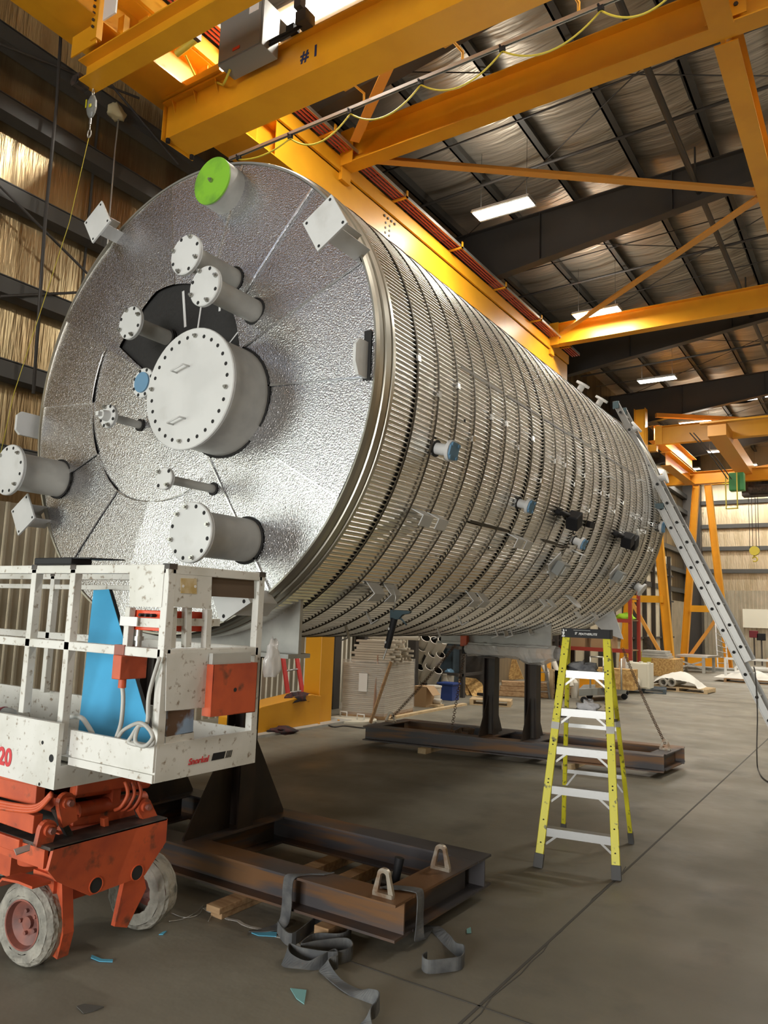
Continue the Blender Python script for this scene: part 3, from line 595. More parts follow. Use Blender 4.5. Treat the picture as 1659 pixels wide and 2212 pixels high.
# nozzles on the front end: name, x, z, flange radius, flange y, pipe ratio, bolt count, bolts fitted
def nozzle(name, x, z, r, yf, k, nh, fitted, label, cap=None, collar=True, m=WPAINT):
    q = MB(); ft = .035 if r < .3 else .03; rp_ = r*k
    q.lathe((x, yf, z), AX, [(ft, rp_*.9), (ft, rp_), (TY0+.03-yf, rp_)], 40)
    o = q.build(name, GPAINT if name != 'manway' else GPAINT, tank, label=label)
    q = MB(); bev = .006
    q.lathe((x, yf, z), AX, [(0, 0), (0, r-bev), (bev, r), (ft*.48, r), (ft*.48, r-.004), (ft*.56, r-.004), (ft*.56, r), (ft-bev, r), (ft, r-bev), (ft, 0)], 48)
    for j in range(nh):
        a = 2*PI*(j+.5)/nh; c = Vector((x+(r*.86)*C2(a), yf, z+(r*.86)*S2(a)))
        if j not in fitted: q.cyl(c-Vector((0, .0012, 0)), c, .0135 if r < .3 else .014, 10, 1)
    q.build('blind_flange', [m, HOLE], o)
    for j in fitted:
        a = 2*PI*(j+.5)/nh; c = Vector((x+(r*.86)*C2(a), yf, z+(r*.86)*S2(a)))
        h = MB().cyl(c-Vector((0, .014, 0)), c, .0165, 6); h.cyl(c-Vector((0, .028, 0)), c-Vector((0, .012, 0)), .009, 8); h.build('bolt', BOLT, o)
    if collar: MB().lathe((x, TY0-.006, z), AX, [(0, rp_+.018), (0, rp_), (.02, rp_), (.02, rp_+.018)], 40).build('dark_gap', BLACKI, o)
    return o
mw = nozzle('manway', -3.922, 3.287, .431, 3.430, .93, 28, [6, 27, 20, 13], 'large round white manway with two handles')
for (hx, hz) in ((-3.985, 3.43), (-3.985, 3.06)):
    MB().tube([(hx-.06, 3.43, hz-.015), (hx-.06, 3.375, hz-.015), (hx+.06, 3.375, hz+.015), (hx+.06, 3.43, hz+.015)], .0065, 8).build('handle', WPAINT, mw)
nozzle('nozzle', -3.937, 4.223, .146, 3.330, .60, 8, [1, 3, 5, 7], 'white flanged nozzle, upper one of the close pair')
nozzle('nozzle', -3.702, 3.934, .140, 3.310, .60, 8, [0, 2, 4, 6], 'white flanged nozzle, lower one of the close pair')
nozzle('nozzle', -4.628, 3.899, .127, 3.440, .48, 8, [0, 2, 4, 6], 'white flanged nozzle at the edge of the black insulation')
o = nozzle('nozzle', -4.525, 3.440, .114, 3.52, .55, 8, [], 'white nozzle with a blue disc, tucked behind the manway')
MB().lathe((-4.525, 3.507, 3.44), AX, [(0, 0), (0, .078), (.012, .078), (.012, 0)], 32).build('blue_cover', BLUEC, o)
o = nozzle('nozzle', -4.876, 3.220, .090, 3.495, .35, 8, [2, 6], 'small nozzle with a screwed plug')
q = MB().lathe((-4.876, 3.44, 3.22), AX, [(0, 0), (0, .035), (.055, .045), (.055, 0)], 24); q.box((-4.892, 3.405, 3.204), (-4.860, 3.44, 3.236)); q.build('plug', WPAINT, o)
nozzle('nozzle', -5.888, 2.853, .209, 3.340, .74, 12, [1, 4, 7, 10], 'large white flanged nozzle at the left picture edge')
nozzle('nozzle', -4.002, 2.650, .077, 3.345, .40, 4, [1, 3], 'thin white nozzle at the lower centre')
nozzle('nozzle', -3.652, 2.269, .196, 3.290, .76, 12, [0, 3, 6, 9, 4], 'large white flanged nozzle low on the end, above the lift')
q = MB().lathe((-4.067, 3.655, 4.975), AX, [(.0, .176), (.0, .181), (.16, .181)], 40); o = q.build('green_capped_nozzle', GPAINT, tank, label='short nozzle under a bright green disc')
MB().lathe((-4.067, 3.640, 4.975), AX, [(0, 0), (0, .184), (.014, .184), (.014, 0)], 48).build('green_disc', GREENC, o)
q = MB().cyl((-4.067, 3.62, 4.975), (-4.067, 3.64, 4.975), .017, 6); q.cyl((-4.067, 3.605, 4.975), (-4.067, 3.62, 4.975), .009, 8); q.build('bolt', BOLT, o)
# square-plated support posts
def post(x, z, yp, ang, s=.175, side=1):
    a = rad(ang); e1 = Vector((C2(a), 0, S2(a))); e2 = Vector((-S2(a), 0, C2(a))); c = Vector((x, yp, z))
    o = MB().beam(c+Vector((0, .014, 0)), Vector((x, TY0+.02, z)), 0, 0, up=e1, prof=[(-.075, -.06), (.075, -.06), (.075, .06), (.068, .06), (.068, -.053), (-.068, -.053), (-.068, .06), (-.075, .06)]).build('support_bracket', WPAINT, tank)
    q = MB().plate([c+e1*s*u+e2*s*w for u, w in ((.74, .74), (-.74, .74), (-.74, -.74), (.74, -.74))], (0, 1, 0), .014)
    for u in (-1, 1):
        for w in (-1, 1): p_ = c+(e1*u+e2*w)*s*.60; q.cyl(p_-Vector((0, .001, 0)), p_, .011, 8, 1)
    q.build('square_plate', [WPAINT, HOLE], o)
post(-5.389, 4.987, 3.60, 33); post(-2.80, 4.20, 3.44, 31); post(-6.054, 2.527, 3.60, 33)
c = P(505, 1300, 'y', 3.5)
o = MB().beam(c+Vector((0, .01, 0)), Vector((c.x, TY0+.02, c.z)), .12, .12, up=TN(-45)).build('support_bracket', WPAINT, tank)
q = MB().plate([P(458, 1288, 'y', 3.5), P(536, 1292, 'y', 3.5), P(541, 1302, 'y', 3.5), P(482, 1343, 'y', 3.5), P(474, 1340, 'y', 3.5)], (0, 1, 0), .014)
for a_ in ((527, 1299), (483, 1331)): p_ = P(*a_, 'y', 3.5); q.cyl(p_-Vector((0, .001, 0)), p_, .013, 10, 1)
q.build('triangular_plate', [WPAINT, HOLE], o)
# lifting lugs
lx = TX-1.86; q = MB().plate([(lx-.05, 3.62, 3.30), (lx-.05, 3.66, 3.26), (lx-.05, 3.84, 3.26), (lx-.05, 3.84, 3.47), (lx-.05, 3.66, 3.47), (lx-.05, 3.62, 3.43)], (1, 0, 0), .03)
q.v = [(x, yy, z) for x, yy, z in q.v]; q.build('lifting_lug', WPAINT, tank)
lx = TX+1.74
q = MB().plate([(lx, 3.66, 3.36), (lx, 3.70, 3.28), (lx, 3.82, 3.28), (lx, 3.82, 3.52), (lx, 3.70, 3.52), (lx, 3.66, 3.47)], (1, 0, 0), .022); q.build('lifting_lug', WPAINT, tank)
MB().box((lx-.012, TY0-.008, 3.27), (lx+.045, TY0-.004, 3.60)).build('lug_slot', HOLE, tank)
# clips, brackets and instruments on the side
def side_box(y, th, wy, wt, out, m, name, r0=TR, t_off=0, parent=None, label=None):
    nrm, tan = TN(th), TT(th); c = TP(y, th, r0)+tan*t_off
    v = [c+Vector((0, sy*wy/2, 0))+tan*st*wt/2+nrm*o_ for o_ in (0, out) for sy in (-1, 1) for st in (-1, 1)]
    return MB().add(v, [(0, 1, 3, 2), (4, 6, 7, 5), (0, 4, 5, 1), (2, 3, 7, 6), (0, 2, 6, 4), (1, 5, 7, 3)]).build(name, m, parent or tank, label=label)
def clip_angle(y, th, w=.12, out=.085, fl=.05, sgn=-1):
    "bent clip: plate standing out of the shell with a folded lip"
    n_, t_ = TN(th), TT(th); c = TP(y, th, TR-.01); a = [c-Vector((0, w/2, 0)), c+Vector((0, w/2, 0))]; d = .007
    b = MB(); h = Vector((0, w, 0))
    b.plate([a[0], a[0]+n_*out, a[0]+n_*out+t_*sgn*fl, a[0]+n_*(out-d)+t_*sgn*fl, a[0]+n_*(out-d)+t_*sgn*d, a[0]+t_*sgn*d], (0, 1, 0), w)
    return b.build('support_clip', WPAINT, tank)
for th, ys in ((-27.6, (4.67, 4.90, 6.35, 6.56, 8.10)), (-48.6, (4.74, 4.97, 6.37, 6.58, 8.14, 8.38)), (-54.0, (9.70, 10.40))):
    for y in ys: clip_angle(y, th, .15 if th > -50 else .17, .13, .085)
for y in (5.14, 6.74, 8.10, 9.0): clip_angle(y, -60.8, .03, .125, .08, 1)
for y in (5.21, 6.79, 8.17, 8.6): clip_angle(y, -69.5, .03, .12, .085, -1)
clip_angle(8.75, -74, .12, .10, .06, 1); clip_angle(9.3, -71, .12, .10, .06, 1)
def side_nozzle(y, th, r, out, m_cap, lab):
    n_ = TN(th); c = TP(y, th, TR); o = MB().lathe(c, n_, [(-.01, r*.55), (out, r*.55)], 24).build('side_nozzle', WPAINT, tank, label=lab)
    MB().lathe(c, n_, [(out, 0), (out, r), (out+.028, r), (out+.028, 0)], 28).build('blind_flange', WPAINT, o)
    if m_cap:
        b = MB(); t_ = TT(th); a_ = Vector((0, 1, 0)); cc = c+n_*(out+.028); s = r*.80
        b.plate([cc+t_*u*s+a_*w*s for u, w in ((1, .55), (.55, 1), (-.55, 1), (-1, .55), (-1, -.55), (-.55, -1), (.55, -1), (1, -.55))], n_, .014); b.build('blue_cover', BLUEC, o)
        for u in (-1, 1):
            for w in (-1, 1): MB().cyl(cc+(t_*u+a_*w)*s*.72+n_*.012, cc+(t_*u+a_*w)*s*.72+n_*.022, .014, 8).build('cover_button', BLUEC, o)
    MB().lathe(c, n_, [(.008, r*.55), (.008, r*.55+.02), (.012, r*.55+.02), (.012, r*.55)], 24).build('dark_gap', BLACKI, o)
side_nozzle(4.64, -13.2, .078, .12, 1, 'small side nozzle with a blue cover, nearest one'); side_nozzle(6.24, -18.6, .07, .10, 1, 'side nozzle with a blue cover, halfway down the tank'); side_nozzle(7.90, -24.2, .07, .09, 1, 'side nozzle with a blue cover under the black sensors')
side_nozzle(11.02, -8, .09, .04, 1, 'blue covered nozzle at the far edge'); side_nozzle(11.05, -36, .10, .10, None, 'white flanged nozzle at the lower far edge')
def Tnoz(y, th): 
    n_ = TN(th); c = TP(y, th, TR); o = MB().cyl(c-n_*.01, c+n_*.12, .045, 16).build('top_nozzle', WPAINT, tank); MB().lathe(c, n_, [(.12, 0), (.12, .10), (.15, .10), (.15, 0)], 24).build('flange', WPAINT, o)
for y, th in ((10.0, 57), (10.75, 56), (10.95, 38), (11.1, 14)): Tnoz(y, th)
def sensor(y, th, nbox, lab):
    n_ = TN(th); t_ = TT(th); o = MB().cyl(TP(y, th, TR), TP(y, th, TR+.05), .03, 12).build('sensor', BLK, tank, label=lab)
    b = MB().tube([TP(y-.22, th, TR+.03), TP(y-.12, th, TR+.05), TP(y-.02, th, TR+.06)], .026, 10); b.cyl(TP(y-.20, th, TR+.0), TP(y-.20, th, TR+.05), .035, 12); b.build('cable_gland', BLK, o)
    for k in range(nbox):
        cy = y+k*.20+.05; q = MB(); a_ = Vector((0, 1, 0)); c = TP(cy, th-1, TR+.11)
        e1 = (a_*.8+t_*.6); e2 = (t_*.8-a_*.6)
        q.add([c+e1*u*.07+e2*w*.08+n_*h*.065 for h in (-1, 1) for u, w in ((-1, -1), (1, -1), (1, 1), (-1, 1))], [(0, 3, 2, 1), (4, 5, 6, 7), (0, 1, 5, 4), (1, 2, 6, 5), (2, 3, 7, 6), (3, 0, 4, 7)]).build('black_housing', BLK, o, bevel=.012)
        MB().tube([c-e2*.08, c-e2*.13-a_*.03, c-e2*.17+a_*.02, c-e2*.14+a_*.06], .005, 6).build('wire', BLK, o)
sensor(7.37, -17.2, 1, 'black sensor housing, nearer one'); sensor(9.32, -17.4, 2, 'pair of black sensor housings, further away')
side_box(8.15, -17.5, .13, .07, .05, BLK, 'black_connector')
for y, th in ((7.67, -33.6), (9.72, -32.4)):
    o = side_box(y, th, .30, .02, .02, WPAINT, 'instrument_bracket', TR+.05, -.09); MB().beam(TP(y-.13, th+2, TR+.04), TP(y+.13, th-3, TR+.06), .20, .012, up=TN(th)).build('mounting_plate', WPAINT, o)
    side_box(y, th, .20, .14, .085, CABG, 'grey_box', TR+.07, 0, o, 'grey instrument box')
    side_box(y+.02, th, .13, .10, .006, STEELP, 'box_lid', TR+.156, 0, o)
n_, t_ = TN(-46), TT(-46); c = TP(8.87, -46, TR)
q = MB().plate([c+Vector((0, u, 0))+n_*w for u, w in ((-.10, 0), (.10, 0), (.10, .16), (.03, .20), (-.06, .20), (-.10, .14))], t_, .01); q.cyl(c+n_*.11-t_*.001, c+n_*.11, .035, 16, 1); q.build('holed_plate', [WPAINT, HOLE], tank)
for y, th in ((4.98, -4.4), (7.3, 2), (6.05, -33), (6.9, -38), (9.3, -43), (5.35, -38), (10.2, -5)): side_box(y, th, .022, .022, .004, HOLE, 'open_stud_hole', TR+.012)
for y, th in ((8.5, 1), (9.6, -8), (10.2, -11), (9.9, 7)): 
    MB().tube([TP(y, th, TR), TP(y, th, TR+.05), TP(y+.22, th, TR+.055)], .01, 6).build('thermowell', STEELP, tank)
MB().tube([TP(9.9, -13, TR+.04), TP(10.02, -17, TR+.05), TP(10.12, -21, TR+.04)], .02, 6).build('tube_section', GPAINT, tank)
MB().plate([P(1283, 1345, 'y', 11.2), P(1318, 1298, 'y', 11.2), P(1346, 1381, 'y', 11.2), P(1307, 1368, 'y', 11.2)], (0, 1, 0), .02).build('rear_support_plate', WPAINT, tank)
# saddles
for ys, w0, w1, zb in ((4.17, -5.45, -3.43, 1.50), (9.52, -5.25, -3.62, 1.45)):
    arc = []
    for i in range(13):
        x = w1+(w0-w1)*i/12; arc.append((x, ys-.015, TZC-math.sqrt(max(0, 1.83**2-(x-TX)**2))))
    MB().plate([(w0, ys-.015, zb), (w1, ys-.015, zb)]+arc, (0, 1, 0), .03).build('saddle_plate', GPAINT, tank)
    MB().box((w0, ys-.12, zb-.03), (w1, ys+.12, zb)).build('saddle_base', GPAINT, tank)
q = MB(); rs = random.Random(4); v = []; nx, nr = 22, 10
for i in range(nx+1):
    x = -4.80+1.27*i/nx
    for j in range(nr):
        a = 2*PI*j/nr; v.append((x, 9.5+.16*C2(a)*(1+rs.uniform(-.08, .08)), 1.365+.098*S2(a)*(1+rs.uniform(-.1, .12))-(.07 if (i > 13 and S2(a) < -.3) else 0)*S2(PI*min(1, (i-13)/8))))
q.add(v, [(i*nr+j, i*nr+(j+1) % nr, (i+1)*nr+(j+1) % nr, (i+1)*nr+j) for i in range(nx) for j in range(nr)], 0, False)
tag(q.build('plastic_wrap', FILMW), 'crinkled clear plastic film wrapped round the top of the far pedestals', 'plastic film')
# ================================================================ dark steel skids
def skid(name, corners, zt, label, cols, gh, w=.19, h=.19, cross=()):
    FL, FR, BR, BL = [Vector(c) for c in corners]; zb = zt-h; zc = zt-h/2
    t = thing(name, label, 'steel skid', (FL.x, FL.y, zb), 'dark steel skid frames under the tank')
    up = Vector((0, 0, 1)); fx_ = (FR-FL).normalized(); sd = Vector((-fx_.y, fx_.x, 0))
    f0, f1, b0, b1 = FL+sd*w/2, FR+sd*w/2, BL-sd*w/2, BR-sd*w/2
    for a, c in ((f0, f1), (b0, b1)): MB().ibeam(a.to_3d().xyz+up*(zc-a.z), c.xyz+up*(zc-c.z), w, h, .014, .010).build('long_beam', SKID, t)
    for k, u in enumerate([.0, 1.]+list(cross)):
        a = f0.lerp(f1, u); c = b0.lerp(b1, u)
        if u == 0: a += fx_*w/2; c += fx_*w/2
        if u == 1: a -= fx_*w/2; c -= fx_*w/2
        d = (c-a).normalized(); a += d*(w/2+.001); c -= d*(w/2+.001)
        if k < 2: # end channels with the web facing out
            e = fx_*(w*.5-.012)*(1 if u == 1 else -1); q = MB().beam((a.x, a.y, zt-.007), (c.x, c.y, zt-.007), w, .014); q.beam((a.x, a.y, zb+.007), (c.x, c.y, zb+.007), w, .014); q.beam((a.x+e.x*0, a.y, zc), (c.x+e.x*0, c.y, zc), .012, h-.028); q.build('end_beam', SKID, t)
        else: MB().ibeam((a.x, a.y, zc), (c.x, c.y, zc), w, h, .014, .010).build('cross_beam', SKID, t)
    for (x, y, ztop) in cols:
        MB().ibeam((x, y, zt+.0), (x, y, ztop), .155, .165, .014, .010, up=(1, 0, 0)).build('pedestal_column', SKIDD, t)
        for s in (-1, 1):
            MB().plate([(x-.006, y+s*.08, zt), (x-.006, y+s*gh, zt), (x-.006, y+s*gh, zt+.02), (x-.006, y+s*.08, zt+gh*1.42)], (1, 0, 0), .012).build('gusset_plate', SKIDD, t)
        MB().box((x-.13, y-.16, ztop-.02), (x+.13, y+.16, ztop)).build('cap_plate', SKIDD, t)
    return t
ns = skid('steel_skid', [(-6.7, 3.60, 0), (-2.235, 3.62, 0), (-2.215, 4.76, 0), (-6.7, 4.74, 0)], .265, 'near dark steel skid frame with lifting lugs and grey straps, beside the scissor lift', [(-3.93, 4.17, 1.47), (-4.93, 4.17, 1.47)], .50, cross=(.395, .62))
ff = [P(784, 1568, 'z', .26), P(1433, 1634, 'z', .26), P(1479, 1612, 'z', .26), P(873, 1552, 'z', .26)]
fs = skid('steel_skid', [(c.x, c.y, 0) for c in ff], .26, 'far dark steel skid frame behind the yellow stepladder, with chains hooked to its ends', [(-4.46, 9.5, 1.28), (-3.90, 9.58, 1.28)], .36, cross=(.43, .585))
def lug(c, ang, parent, h=.15, w=.13):
    a = rad(ang); e = Vector((C2(a), S2(a), 0)); n_ = Vector((-S2(a), C2(a), 0)); c = Vector(c); pts = []
    for k in range(13): q = PI*k/12; pts.append(c+e*(w*.30*C2(q))+Vector((0, 0, h-w*.3+w*.3*S2(q))))
    out = [c+e*w/2, c+e*w/2+Vector((0, 0, .02))]+pts+[c-e*w/2+Vector((0, 0, .02)), c-e*w/2]
    inn = [c+e*w*.26+Vector((0, 0, .02))]+[c+e*(w*.14*C2(PI*k/12))+Vector((0, 0, h-w*.34+w*.14*S2(PI*k/12))) for k in range(13)]+[c-e*w*.26+Vector((0, 0, .02))]
    b = MB(); m_ = len(out); k_ = len(inn); v = out+inn; v2 = [p+n_*.02 for p in v]
    # stitch ring: resample inner to the outer count
    inn2 = [inn[min(k_-1, int(round(i*(k_-1)/(m_-1))))] for i in range(m_)]
    V = out+inn2+[p+n_*.022 for p in out+inn2]; M_ = m_; f = []
    for i in range(M_-1): f += [(i, i+1, M_+i+1, M_+i), (2*M_+i, 3*M_+i, 3*M_+i+1, 2*M_+i+1), (i, 2*M_+i, 2*M_+i+1, i+1), (M_+i, M_+i+1, 3*M_+i+1, 3*M_+i)]
    f += [(0, M_, 3*M_, 2*M_), (M_-1, 3*M_-1, 4*M_-1, 2*M_-1)]
    b.add(V, f); b.box(c-e*w/2+Vector((0, 0, 0))-n_*.0, c+e*w/2+n_*.022+Vector((0, 0, .02)))
    return b.build('lifting_lug', RUST, parent, label='bare steel lifting lug')
c = P(826, 1938, 'z', .265); lug(c, 4, ns, .15, .13); c = P(950, 1880, 'z', .265); lug(c, 2, ns, .15, .13)
c = P(1437, 1620, 'z', .26); lug(c, 15, fs, .13, .14); c = P(843, 1560, 'z', .26); lug(c, 10, fs, .15, .17)
def chain(name, a, c, sag, label, n=40, lw=.014, ll=.034, r=.0036, grp=None):
    a, c = Vector(a), Vector(c); b = MB(); d0 = (c-a)
    for i in range(n):
        u = (i+.5)/n; p = a+d0*u+Vector((0, 0, -sag*4*u*(1-u))); d = (d0+Vector((0, 0, -sag*4*(1-2*u)))).normalized()
        s1 = d.orthogonal().normalized(); s2 = d.cross(s1); e = s1 if i % 2 else s2
        b.tube([p+d*ll*.62*C2(q)+e*lw*.5*S2(q)*1.5 for q in [2*PI*k/8 for k in range(8)]], r, 5, closed=True)
    o = b.build(name, CHAINM); return tag(o, label, 'chain', grp)
c0 = P(1437, 1606, 'z', .33); c1 = P(1345, 1400, 'y', 10.9)
chain('tie_down_chain', c0, c1, .04, 'rusty chain slanting from the right end of the far skid up to the tank', 62, .03, .034)
c0 = P(845, 1552, 'z', .33); c1 = P(1000, 1372, 'y', 10.3)
chain('tie_down_chain', c0, c1, .03, 'rusty chain slanting from the left end of the far skid up under the tank', 80, .03, .034)
c0 = P(1003, 1412, 'y', 9.4); c1 = P(975, 1580, 'y', 8.95)
chain('hoist_chain', c0, c1, .0, 'chain hanging from the orange lever hoist left of the pedestals', 36, .028, .03)
t = thing('lever_hoist', 'small orange lever hoist hanging under the tank left of the pedestals', 'hoist', c0+Vector((0, 0, .1)))
MB().box(c0+Vector((-.05, -.04, .10)), c0+Vector((.05, .04, .25))).build('orange_body', LIFTO, t, bevel=.01); MB().cyl(c0, c0+Vector((0, 0, .11)), .035, 12).build('black_grip', BLK, t)
c0 = P(1306, 1440, 'y', 10.9); c1 = P(1312, 1596, 'y', 9.9)
chain('hanging_chain', c0, c1, .0, 'chain hanging straight down behind the stepladder', 44, .028, .03)
b = MB(); c0 = P(998, 1583, 'z', .26)
for k in range(5): b.tube([c0+Vector((.10*C2(q)+.02*k, .06*S2(q), .015+.012*k-.10*(1 if S2(q) < -.5 else 0))) for q in [2*PI*j/12 for j in range(12)]], .009, 5, closed=True)
tag(b.build('chain_coil', CHAINM), 'small heap of dark chain lying over the front beam of the far skid', 'chain')
# timbers under the skids, straps
for (a, c, lab) in (((510, 1990), (640, 1930), 'pair of timber blocks sticking out under the near skid'), ):
    p0 = P(*a, 'z', .0); t = thing('timber_block', lab, 'timber', (p0.x, p0.y, 0))
    MB().box((-3.39, 3.42, .0), (-3.30, 4.9, .037)).build('plank', WOOD, t, bevel=.004); MB().box((-3.40, 3.39, .037), (-3.29, 4.9, .074)).build('plank', WOOD, t, bevel=.004)
tag(MB().box((-2.72, 3.55, 0), (-2.62, 4.9, .074)).build('timber', WOOD, bevel=.004), 'timber lying across under the near skid, close to its right end', 'timber')
tag(MB().box((-3.1, 3.9, 0), (-3.0, 4.8, .074)).build('timber', WOOD, bevel=.004), 'timber seen inside the near skid frame, parallel to the end beam', 'timber')
tag(MB().box((-6.9, 3.5, 0), (-6.8, 4.85, .074)).build('timber', WOOD), 'timber under the hidden left end of the near skid', 'timber')
for x0, lab in ((-5.2, 'pale timber under the front beam of the far skid, left of the chain heap'), (-3.35, 'pale timber under the far skid, seen through the stepladder legs')):
    y0 = ff[0].y+(ff[1].y-ff[0].y)*(x0-ff[0].x)/(ff[1].x-ff[0].x); tag(MB().box((x0, y0-.10, 0), (x0+.12, y0+1.2, .068)).build('timber', PWOOD), lab, 'timber')
# straps on the near skid
def ribbon_obj(pts, dirs, label, name='webbing_strap', m=STRAPG, t=.005, grp=None):
    return tag(MB().ribbon(pts, dirs, t).build(name, m), label, 'strap', grp)
def smooth(pts, n=5):
    "Catmull-Rom through the points"
    Q = [Vector(p) for p in pts]; out = []
    for i in range(len(Q)-1):
        a, b_, c, d = Q[max(0, i-1)], Q[i], Q[i+1], Q[min(len(Q)-1, i+2)]
        for k in range(n):
            t = k/n; out.append(.5*((2*b_)+(c-a)*t+(2*a-5*b_+4*c-d)*t*t+(3*b_-a-3*c+d)*t**3))
    return out+[Q[-1]]
def strap_path(keys, n=6):
    "keys: (point, half-width vector)"
    p = smooth([k[0] for k in keys], n); d = smooth([k[1] for k in keys], n); return p, d
a = P(645, 1888, 'z', .27)
X3 = Vector((.036, 0, 0)); Z3 = Vector((0, 0, .033)); 
hx = a.x-.02; fy = 3.60
keys = [((hx+.16, fy+.17, .273), Vector((.012, .034, 0))), ((hx+.05, fy+.06, .275), Vector((.03, .02, 0))), ((hx+.01, fy-.004, .268), X3), ((hx, fy-.012, .20), X3), ((hx, fy-.012, .10), X3), ((hx-.01, fy-.03, .012), X3), ((hx-.04, fy-.14, .006), Vector((.034, .01, 0))), ((hx-.10, fy-.21, .008), Vector((.02, -.025, .01)))]
p_, d_ = strap_path(keys); ribbon_obj(p_, d_, 'grey webbing strap hanging over the front beam of the near skid', grp='grey webbing straps')
g = lambda x, y, z=.036: P(x, y, 'z', z)
keys = [(g(600, 2003), Z3), (g(630, 2030), Z3), (g(690, 1990), Z3), (g(745, 1998), Z3), (g(758, 2016), Z3), (g(735, 2030), Z3), (g(680, 2030), Z3), (g(650, 2052), Z3), (g(690, 2045), Z3), (g(748, 2040), Z3), (g(760, 2058), Z3), (g(720, 2070), Z3), (g(655, 2062), Z3), (g(625, 2052), Z3), (g(618, 2072), Vector((.01, .02, .026))), (g(650, 2084, .03), Vector((.012, .026, .012))), (g(690, 2080, .03), Z3), (g(722, 2064), Z3), (g(728, 2078), Z3), (g(700, 2085), Vector((.02, .01, .026))), (g(722, 2115, .01), Vector((.034, .012, .003))), (g(760, 2140, .008), Vector((.026, .028, .002))), (g(790, 2150, .02), Vector((.01, .015, .026))), (g(818, 2158), Z3), (g(812, 2180), Z3), (g(795, 2192), Vector((.012, .0, .030))), (g(790, 2215, .02), Vector((.03, .004, .012))), (g(800, 2260, .01), Vector((.034, .004, .004)))]
p_, d_ = strap_path(keys); ribbon_obj(p_, d_, 'long grey webbing strap lying in loops on the floor before the near skid', grp='grey webbing straps')
ex = -2.235
keys = [((ex-.19, 3.80, .273), Vector((.012, .034, 0))), ((ex-.03, 3.86, .275), Vector((0, .036, 0))), ((ex+.006, 3.87, .25), Vector((0, .036, 0))), ((ex+.012, 3.86, .12), Vector((0, .038, 0))), ((ex+.03, 3.84, .03), Vector((.012, .036, 0))), (g(930, 2000, .01), Vector((.03, .02, 0))), (g(965, 2030, .025), Vector((.01, .012, .026))), (g(985, 2050), Z3), (g(1002, 2056), Z3), (g(998, 2078), Z3), (g(965, 2085), Z3), (g(925, 2088), Z3), (g(912, 2078), Z3), (g(922, 2070), Z3)]
p_, d_ = strap_path(keys); ribbon_obj(p_, d_, 'grey webbing strap over the near skid end beam, tail curled on the floor', grp='grey webbing straps')
t = thing('ratchet_tool', 'dark tool handle standing up inside the near skid beside a lug', 'tool', P(852, 1915, 'z', .1))
c = P(852, 1915, 'z', .12); MB().cyl(c, c+Vector((.02, .02, .17)), .024, 12, r2=.03).build('handle', BLK, t, bevel=.004); MB().box(c+Vector((-.16, -.02, -.12)), c+Vector((.04, .04, .01))).build('steel_head', GREASE, t, bevel=.006)
# ================================================================ scissor lift
LY0, LY1 = 2.26, 2.96
lift = thing('scissor_lift', 'old scissor lift with red base and scratched white railed platform, at the left', 'scissor lift', (-4.2, 2.6, 0))
EX = -3.30
E_ = lambda px, py, x=EX: P(px, py, 'x', x)
hy = [(P(207, 1912, 'x', EX)), (P(296, 1885, 'x', EX))]
b = MB(); outl = [(LY0, .560), (LY0+.05, .50), (2.50, .385), (2.83, .395), (LY1, .535), (LY1, .655), (LY0+.02, .655)]
b.plate([(EX, y, z) for y, z in outl], (-1, 0, 0), .02)
for h in hy: b.cyl((EX+.0012, h.y, h.z), (EX, h.y, h.z), .036, 20, 1); b.pipe((EX+.004, h.y, h.z), (EX, h.y, h.z), .040, .036, 20, 0)
b.build('end_plate', [LIFTO, HOLE], lift)
b = MB(); b.box((-5.25, LY0, .645), (EX, LY1, .662)); b.build('chassis_deck', GREASE, lift, bevel=.004)
b = MB(); b.box((-5.25, LY0, .56), (-3.34, LY0+.02, .645)); b.box((-5.25, LY1-.02, .50), (-3.32, LY1, .645)); b.box((-5.25, LY0+.15, .30), (-5.0, LY1-.15, .645)); b.box((-4.9, LY0+.25, .32), (-4.0, LY1-.25, .62)); b.build('chassis_frame', LIFTO, lift)
def wheel(x, yo, sgn, steer=0):
    o = MB(); w = .15; r = .205; ax = Vector((S2(rad(steer)), -sgn*C2(rad(steer)), 0)); c = Vector((x, yo, r))
    o.lathe(c, -ax, [(0.004, .118), (.0, .135), (-.002+.004, .175), (.022, .198), (.045, .2045), (w-.045, .2045), (w-.022, .198), (w, .17), (w, .11)], 40)
    rn = random.Random(int(x*100)); o.v = [tuple(Vector(p)+((Vector(p)-c)-(-ax)*((Vector(p)-c).dot(-ax))).normalized()*(rn.uniform(-.004, .003) if p[2] > .02 else 0)) for p in o.v]
    T = o.build('wheel', TYRE, lift, label='dusty grey tyre on a rusty red rim')
    MB().lathe(c, -ax, [(.0, .120), (-.006+.006, .112), (.03, .104), (.05, .06), (.05, 0)], 32).build('rim', RIMR, T)
    b = MB(); u = Vector((0, 0, 1)); s_ = ax.cross(u)
    for k in range(5): q = rad(72*k+20); e = u*C2(q)*.055+s_*S2(q)*.055; b.cyl(c-ax*.05+e, c-ax*.034+e, .010, 6)
    b.cyl(c-ax*.05, c-ax*.03, .03, 12); b.build('wheel_nuts', RIMR, T); return T
wheel(-3.645, 2.375, 1, 8); wheel(-3.60, 3.14, -1, -12); wheel(-4.95, 2.375, 1); wheel(-4.95, 3.14, -1)
b = MB(); b.plate([(-3.50, 2.47, .50), (-3.44, 2.47, .18), (-3.47, 2.47, .06), (-3.66, 2.47, .08), (-3.70, 2.47, .50)], (0, 1, 0), .06)
b.plate([(-3.36, 2.86, .42), (-3.36, 2.90, .30), (-3.37, 2.80, .13), (-3.37, 2.72, .16), (-3.36, 2.76, .42)], (-1, 0, 0), .03)
